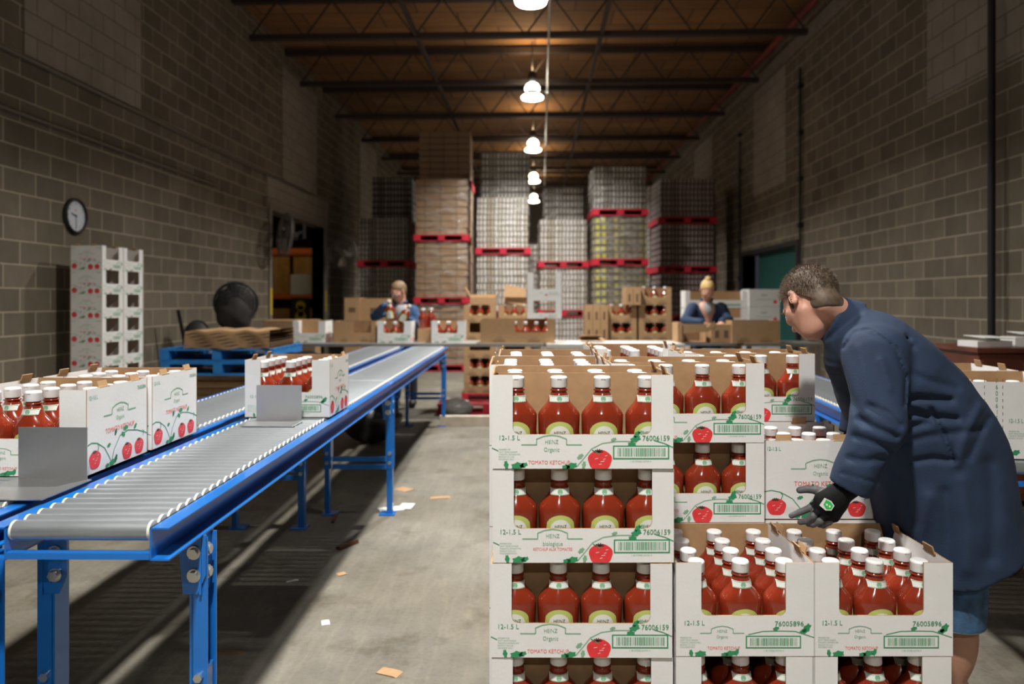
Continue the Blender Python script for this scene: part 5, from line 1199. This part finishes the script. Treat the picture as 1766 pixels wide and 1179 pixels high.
sdf_obj('body', body_f, (-.62, -.26, .03), (.26, .34, 1.50), .0062, [M_skin, M_leg], man, pick=lambda c: (c[:, 2] < .7), smooth=1)
hairo = sdf_obj('hair', lambda P: smin(hd.hair(P, .007, 1, .002), smax(smax(cap(P, neckA, neckA * .82 + neckB * .18, .0505, .0505), hd.loc(P)[..., 0] + .030, .01), hd.loc(P) @ nrm((.45, 0, -.9)) - .052, .01), .008), hd.c - .15, hd.c + .15, .004, [M_hair2], man, smooth=1)
strands(hd, man, M_hair2, 3000, .022, 5, grow=.005); strands(hd, man, M_hair, 4200, .020, 6, grow=.005)
# eyes, mostly turned away
for sg in (-1, 1):
    e = hd.w(.0845, sg * .031, .002); o = MB().sphere((0, 0, 0), .0105, M_eye, 14, 8).build('eye', man, tuple(e)); ir = hd.w(.0945, sg * .031, .001) - e; MB().sphere(tuple(ir), .0045, M_ink, 10, 6).build('iris', o)
    MB().tube([tuple(hd.w(.094 - .006 * abs(t_), sg * (.031 + t_ * .017), .020 + .003 * (1 - t_ * t_))) for t_ in (-1, -.3, .4, 1)], .003, M_hair, 6).build('eyebrow', man)
# denim shorts
def shorts_f(P):
    d = None
    for hp, kn in ((hipL, knL), (hipR, knR)):
        top = hp + A3(0, 0, .05); bot = A3(kn[0] + .0, kn[1], .372); q = cap(P, top, bot, .105, .088); q = smax(q, .372 - P[..., 2], .004); q = smax(q, -(cap(P, top, bot + A3(0, 0, -.1), .090, .068)), .003)
        d = q if d is None else smin(d, q, .01)
    return d
sdf_obj('denim_shorts', shorts_f, (-.12, -.26, .34), (.34, .34, .80), .005, [M_denim, M_denimw], man, pick=lambda c: (c[:, 2] < .378), smooth=1)
# socks and shoes
for nm_, an, kn in (('L', anL, knL), ('R', anR, knR)):
    tp = an + (A3(kn[0], kn[1], .47) - an) * .24
    sdf_obj('sock', lambda P: smax(cap(P, an + A3(0, 0, -.03), tp, .043, .048), P[..., 2] - tp[2], .004), an - A3(.08, .08, .10), an + A3(.10, .10, .16), .006, [M_sock], man)
    def shoe_f(P):
        q = cap(P, an + A3(.02, 0, -.035), an + A3(-.15, 0, -.05), .048, .042); q = smin(q, cap(P, an + A3(0, 0, -.01), an + A3(0, 0, -.03), .046, .05), .02); return smax(q, .004 - P[..., 2], .006)
    sdf_obj('shoe', shoe_f, an - A3(.24, .09, .095), an + A3(.10, .09, .06), .007, [M_sock], man)
# gloved left hand
def hand_f_factory(w, palm, fingers, thumb, pr_=.030):
    def f(P):
        d = cap(P, w, palm[0], .034, .033)
        q = None
        for a, b, r0, r1 in palm[1]: c = cap(P, a, b, r0, r1); q = c if q is None else smin(q, c, .012)
        d = smin(d, q, .018)
        for ch in fingers + [thumb]:
            fd = None
            for (a, ra), (b, rb) in zip(ch, ch[1:]): c = cap(P, a, b, ra, rb); fd = c if fd is None else smin(fd, c, .003)
            d = smin(d, fd, .005)
        return d
    return f
HD = 2.225
def hp_(px, py, dd=0.0): return mp(px, py, HD + dd)
palm = [hp_(1434, 862, .0), [(hp_(1440, 858), hp_(1416, 862, .015), .026, .021), (hp_(1440, 862), hp_(1420, 874, .004), .026, .021), (hp_(1444, 868), hp_(1428, 885, .0), .024, .020), (hp_(1446, 872), hp_(1438, 890, .004), .022, .018)]]
fing = [[(hp_(1414, 864, .016), .0115), (hp_(1396, 876, .020), .0105), (hp_(1379, 883, .028), .0095), (hp_(1365, 889, .034), .0085)],
        [(hp_(1418, 876, .004), .0115), (hp_(1402, 890, .006), .0105), (hp_(1390, 898, .018), .0095), (hp_(1380, 900, .030), .0085)],
        [(hp_(1427, 885, .0), .011), (hp_(1414, 899, .0), .0100), (hp_(1402, 904, .014), .0092), (hp_(1394, 903, .028), .0085)],
        [(hp_(1438, 889, .004), .0100), (hp_(1430, 900, .0), .0090), (hp_(1420, 906, .012), .0083), (hp_(1413, 905, .024), .0078)]]
thumb = [(hp_(1428, 850, .020), .0145), (hp_(1408, 845, .032), .0125), (hp_(1392, 843, .040), .0115), (hp_(1379, 845, .046), .0100)]
gf = hand_f_factory(wrL, palm, fing, thumb)
def pick_glove(c):
    r = np.zeros(len(c))
    for ch in fing + [thumb]:
        for i, ((a, ra), (b, rb)) in enumerate(zip(ch, ch[1:])):
            if i >= 1 or ch is thumb: r = np.maximum(r, (cap(c, a, b, ra + .003, rb + .003) < 0))
    return r
w0 = np.min([p for p in (hp_(1360, 910), hp_(1470, 830))], 0)
gl = sdf_obj('left_glove', gf, hp_(1350, 925) + A3(0, -.05, 0), hp_(1480, 815) + A3(.03, .08, .03), .0024, [M_glove, M_gpalm], man, pick=pick_glove, smooth=1)
# badge on the back of the glove, seated on the hand's surface
def surf_pt(px, py):
    for k in range(200):
        d = HD - .06 + k * .0008; p = mp(px, py, d)
        if gf(p[None])[0] < .0002: return mp(px, py, d - .0012)
    return mp(px, py, HD - .03)
b0 = surf_pt(1427, 870); gr = nrm([gf((b0 + A3(*e))[None])[0] - gf((b0 - A3(*e))[None])[0] for e in ((.006, 0, 0), (0, .006, 0), (0, 0, .006))])
if gr[1] > 0: gr = -gr
def badge(poly, m, off=0.0):
    o = b0 + gr * (.0022 + off); eye = A3(-MX, -MD, H); pts = []
    for px_, py_ in poly: r = mp(px_, py_, 2.2) - eye; pts.append(tuple(eye + r * (((o - eye) @ gr) / (r @ gr))))
    mb = MB(); mb.add(pts, [list(range(len(pts)))], m); return mb
M_badge = mat('badge_green', (.02, .50, .08), .5)
b = badge([(1422, 858), (1434, 864), (1439, 872), (1434, 880), (1424, 880), (1413, 871)], M_white).build('badge', man)
badge([(1425, 861), (1433, 866), (1437, 872), (1433, 878), (1425, 878), (1420, 870)], M_badge, .0006).build('badge_field', b)
for p in ((1426, 870), (1431, 873)): badge([(p[0] - 1.6, p[1] - 2), (p[0] + 1.6, p[1] - 1.5), (p[0] + 1.6, p[1] + 2), (p[0] - 1.6, p[1] + 1.6)], M_white, .0010).build('badge_mark', b)
# right glove, hidden between the coat and the cartons
wr = wrR; hdn = nrm(A3(-.5, .0, -.8))
def rg(P):
    d = cap(P, wr, wr + hdn * .09, .034, .038)
    for i in range(4):
        o = A3(0, (i - 1.5) * .020, 0); d = smin(d, cap(P, wr + hdn * .09 + o, wr + hdn * (.15 + .01 * (i in (1, 2))) + o, .010, .008), .004)
        d = smin(d, cap(P, wr + hdn * .15 + o, wr + hdn * .17 + o + A3(.02, 0, -.01), .009, .008), .004)
    return smin(d, cap(P, wr + hdn * .04 + A3(0, -.03, 0), wr + hdn * .10 + A3(0, -.055, 0), .013, .010), .006)
sdf_obj('right_glove', rg, wr - .22, wr + .12, .004, [M_glove], man)
# ---------------------------------------------------------------- the two workers behind the tables
def worker(label, px, d, head, F_, U_, hk, sh, el_, wr_, torso, coat_m, hair_m, glove, bun=False, hands=None, inner=None):
    X0, D0 = PX(px, d), d; root = person_root(label, X0, D0)
    def q(p): return A3(PX(p[0], p[2]) - X0, p[2] - D0, PZ(p[1], p[2]))
    h = Head(q(head), F_, U_, hk); S = [q(p) for p in sh]; E = [q(p) for p in el_]; Wr = [q(p) for p in wr_]; T_ = [(q(p), A3(1, 0, 0), p[3], A3(0, 1, 0), p[4]) for p in torso]
    nk = T_[0][0]
    def coatf(P):
        v = lofted(P, T_, .04)
        for i in (0, 1): v = smin(v, smin(cap(P, S[i], E[i], .078, .062), cap(P, E[i], Wr[i], .062, .050), .02), .03)
        v = smin(v, smax(ell(P, nk + A3(0, 0, .035), np.eye(3), (.082, .082, .05)), -ell(P, nk + A3(0, -.02, .05), np.eye(3), (.062, .07, .06)), .004), .01)
        # open V at the front
        f = nk + A3(0, -.13, -.02); v = smax(v, -(cap(P, f + A3(0, 0, .03), f + A3(0, .03, -.10), .040, .006)), .01)
        return v + .004 * np.sin(P[..., 0] * 45 + 4 * np.sin(P[..., 2] * 16)) * np.sin(P[..., 2] * 22) 
    allp = np.array([t_[0] for t_ in T_] + S + E + Wr); lo = allp.min(0) - A3(.24, .22, .02); hi = allp.max(0) + A3(.24, .22, .16)
    sdf_obj('work_coat', coatf, lo, hi, .011, [coat_m], root)
    hip = T_[-1][0]
    def bodyf(P):
        v = h.sdf(P); v = smin(v, cap(P, h.w(-.03, 0, -.05), nk + A3(0, 0, -.05), .052, .058), .025); v = smin(v, ell(P, nk + A3(0, -.0, -.10), np.eye(3), (.12, .10, .12)), .03)
        v = smin(v, cap(P, nk + A3(0, 0, -.1), hip, .10, .11), .04)
        for sg in (-1, 1):
            v = smin(v, cap(P, hip + A3(sg * .09, 0, 0), A3(hip[0] + sg * .10, hip[1], .47), .085, .055), .03); v = smin(v, cap(P, A3(hip[0] + sg * .10, hip[1], .47), A3(hip[0] + sg * .11, hip[1] + .02, .09), .052, .036), .02)
            v = smin(v, cap(P, A3(hip[0] + sg * .11, hip[1] + .02, .05), A3(hip[0] + sg * .12, hip[1] - .15, .045), .045, .04), .03)
        return v
    allp2 = np.array([h.c, A3(hip[0], hip[1], .02)]); sdf_obj('body', bodyf, np.minimum(allp2.min(0), A3(hip[0], hip[1], 9)) - A3(.28, .26, .02), allp2.max(0) + A3(.28, .26, .2), .009, [M_skin], root)
    M_trs = mat('dark_trousers', (.02, .025, .04), .9)
    def trf(P):
        v = None
        for sg in (-1, 1):
            c_ = smin(cap(P, hip + A3(sg * .09, 0, .02), A3(hip[0] + sg * .10, hip[1], .47), .11, .078), cap(P, A3(hip[0] + sg * .10, hip[1], .47), A3(hip[0] + sg * .11, hip[1] + .02, .12), .076, .062), .02); v = c_ if v is None else smin(v, c_, .02)
        return smax(v, .10 - P[..., 2], .004)
    sdf_obj('trousers', trf, A3(hip[0] - .3, hip[1] - .2, .06), A3(hip[0] + .3, hip[1] + .2, hip[2] + .16), .014, [M_trs], root)
    for sg in (-1, 1):
        an = A3(hip[0] + sg * .11, hip[1] + .02, .05); sdf_obj('shoe', lambda P: smax(cap(P, an, an + A3(sg * .01, -.17, -.005), .055, .048), .003 - P[..., 2], .006), an - A3(.1, .26, .055), an + A3(.1, .1, .08), .01, [M_black], root)
    sdf_obj('hair', lambda P: h.hair(P, .008, not bun, .0015, front=.075 if bun else .068), h.c - .16, h.c + .16, .006, [hair_m], root)
    if bun: sdf_obj('hair_bun', lambda P: ell(P, h.w(-.055, 0, .125), h.B, (.036, .036, .032)) + .003 * np.sin(P[..., 0] * 150) * np.sin(P[..., 2] * 170), h.w(-.055, 0, .125) - .06, h.w(-.055, 0, .125) + .06, .005, [hair_m], root)
    for sg in (-1, 1):
        e = h.w(.085, sg * .031, .002); o = MB().sphere((0, 0, 0), .0115 * hk, M_eye, 12, 8).build('eye', root, tuple(e)); ir = h.w(.0955, sg * .031, .0) - e; MB().sphere(tuple(ir), .005, M_ink, 8, 6).build('iris', o)
        MB().tube([tuple(h.w(.095 - .006 * abs(t_), sg * (.031 + t_ * .017), .021 + .003 * (1 - t_ * t_))) for t_ in (-1, 0, 1)], .0032, hair_m, 6).build('eyebrow', root)
    MB().tube([tuple(h.w(.092 - .010 * abs(t_), t_ * .021, -.062)) for t_ in (-1, 0, 1)], .0035, mat('lips', (.42, .14, .11), .5), 6).build('lips', root)
    sdf_obj('shirt', lambda P: ell(P, nk + A3(0, -.02, -.10), np.eye(3), (.100, .092, .13)), nk - .3, nk + .2, .012, [inner or M_shirt], root)
    for i, (w, (dx, up)) in enumerate(zip(Wr, hands)):
        dirn = nrm(dx); upv = nrm(np.asarray(up, float) - np.dot(up, dirn) * dirn); sd_ = np.cross(upv, dirn)
        def hf(P):
            v = cap(P, w - dirn * .03, w + dirn * .03, .031, .030); pc = w + dirn * .065; v = smin(v, ell(P, pc, np.stack([dirn, sd_, upv]), (.055, .042, .020)), .015)
            for j in range(4):
                b = w + dirn * (.100 + (.004 if j in (1, 2) else 0)) + sd_ * (j - 1.5) * .0205; L1 = (.030, .036, .034, .026)[j]
                m1 = b + dirn * L1 - upv * .010; m2 = m1 + dirn * .020 - upv * .024; m3 = m2 - upv * .018 - dirn * .004
                fv = smin(smin(cap(P, b, m1, .0105, .010), cap(P, m1, m2, .010, .009), .003), cap(P, m2, m3, .009, .008), .003); v = smin(v, fv, .005)
            tb = w + dirn * .04 + sd_ * (.034 if i == 0 else -.034); t2 = tb + dirn * .035 + sd_ * (.022 if i == 0 else -.022) - upv * .008; t3 = t2 + dirn * .026 - upv * .018
            return smin(v, smin(cap(P, tb, t2, .014, .012), cap(P, t2, t3, .012, .0095), .003), .008)
        sdf_obj('glove' if glove else 'hand', hf, w - .20, w + .20, .005, [M_glove if glove else M_skin], root)
    return root
worker('sandy-haired man in blue work coat filling a white carton at the left table', 694, 9.78,
       (687, 502, 9.70), (-.66, -.62, -.42), (-.25, -.3, .92), 1.06,
       [(668, 534, 9.78), (712, 536, 9.78)], [(647, 545, 9.55), (722, 566, 9.70)], [(662, 528, 9.30), (708, 552, 9.35)],
       [(692, 526, 9.76, .07, .07), (691, 536, 9.78, .20, .115), (694, 556, 9.80, .20, .125), (697, 585, 9.82, .195, .125), (697, 625, 9.84, .21, .14)], M_navy2, M_sandy, True,
       hands=[((.6, -.35, -.1), (-.2, -.3, 1)), ((-.55, -.6, .1), (0, -.2, 1))])
worker('woman with blond hair tied in a bun, dark blue coat, hands on a brown carton', 1218, 9.72,
       (1220, 499, 9.60), (.05, -.78, -.62), (.02, -.6, .80), 1.04,
       [(1194, 531, 9.72), (1244, 531, 9.72)], [(1182, 553, 9.55), (1256, 552, 9.55)], [(1209, 556, 9.34), (1246, 554, 9.32)],
       [(1219, 521, 9.72, .07, .07), (1219, 532, 9.74, .19, .11), (1219, 555, 9.76, .175, .12), (1219, 585, 9.78, .18, .125), (1219, 630, 9.80, .20, .14)], mat('navy_cotton_dull', (.02, .042, .095), .85), M_blond, False, True,
       hands=[((.75, -.35, -.35), (0, -.4, 1)), ((-.3, -.6, -.5), (0, -.4, 1))])
# bottles in the left worker's hands
bottle(PX(674, 9.15), 9.17, PZ(552, 9.15), 0, 'upright ketchup bottle held up in the left worker\'s right glove', 'bottles in the worker\'s hands', True, (0, -.12))
bottle(PX(692, 9.15), 9.13, PZ(557, 9.15), 0, 'tilted ketchup bottle in the left worker\'s other glove', 'bottles in the worker\'s hands', True, (0, .45))
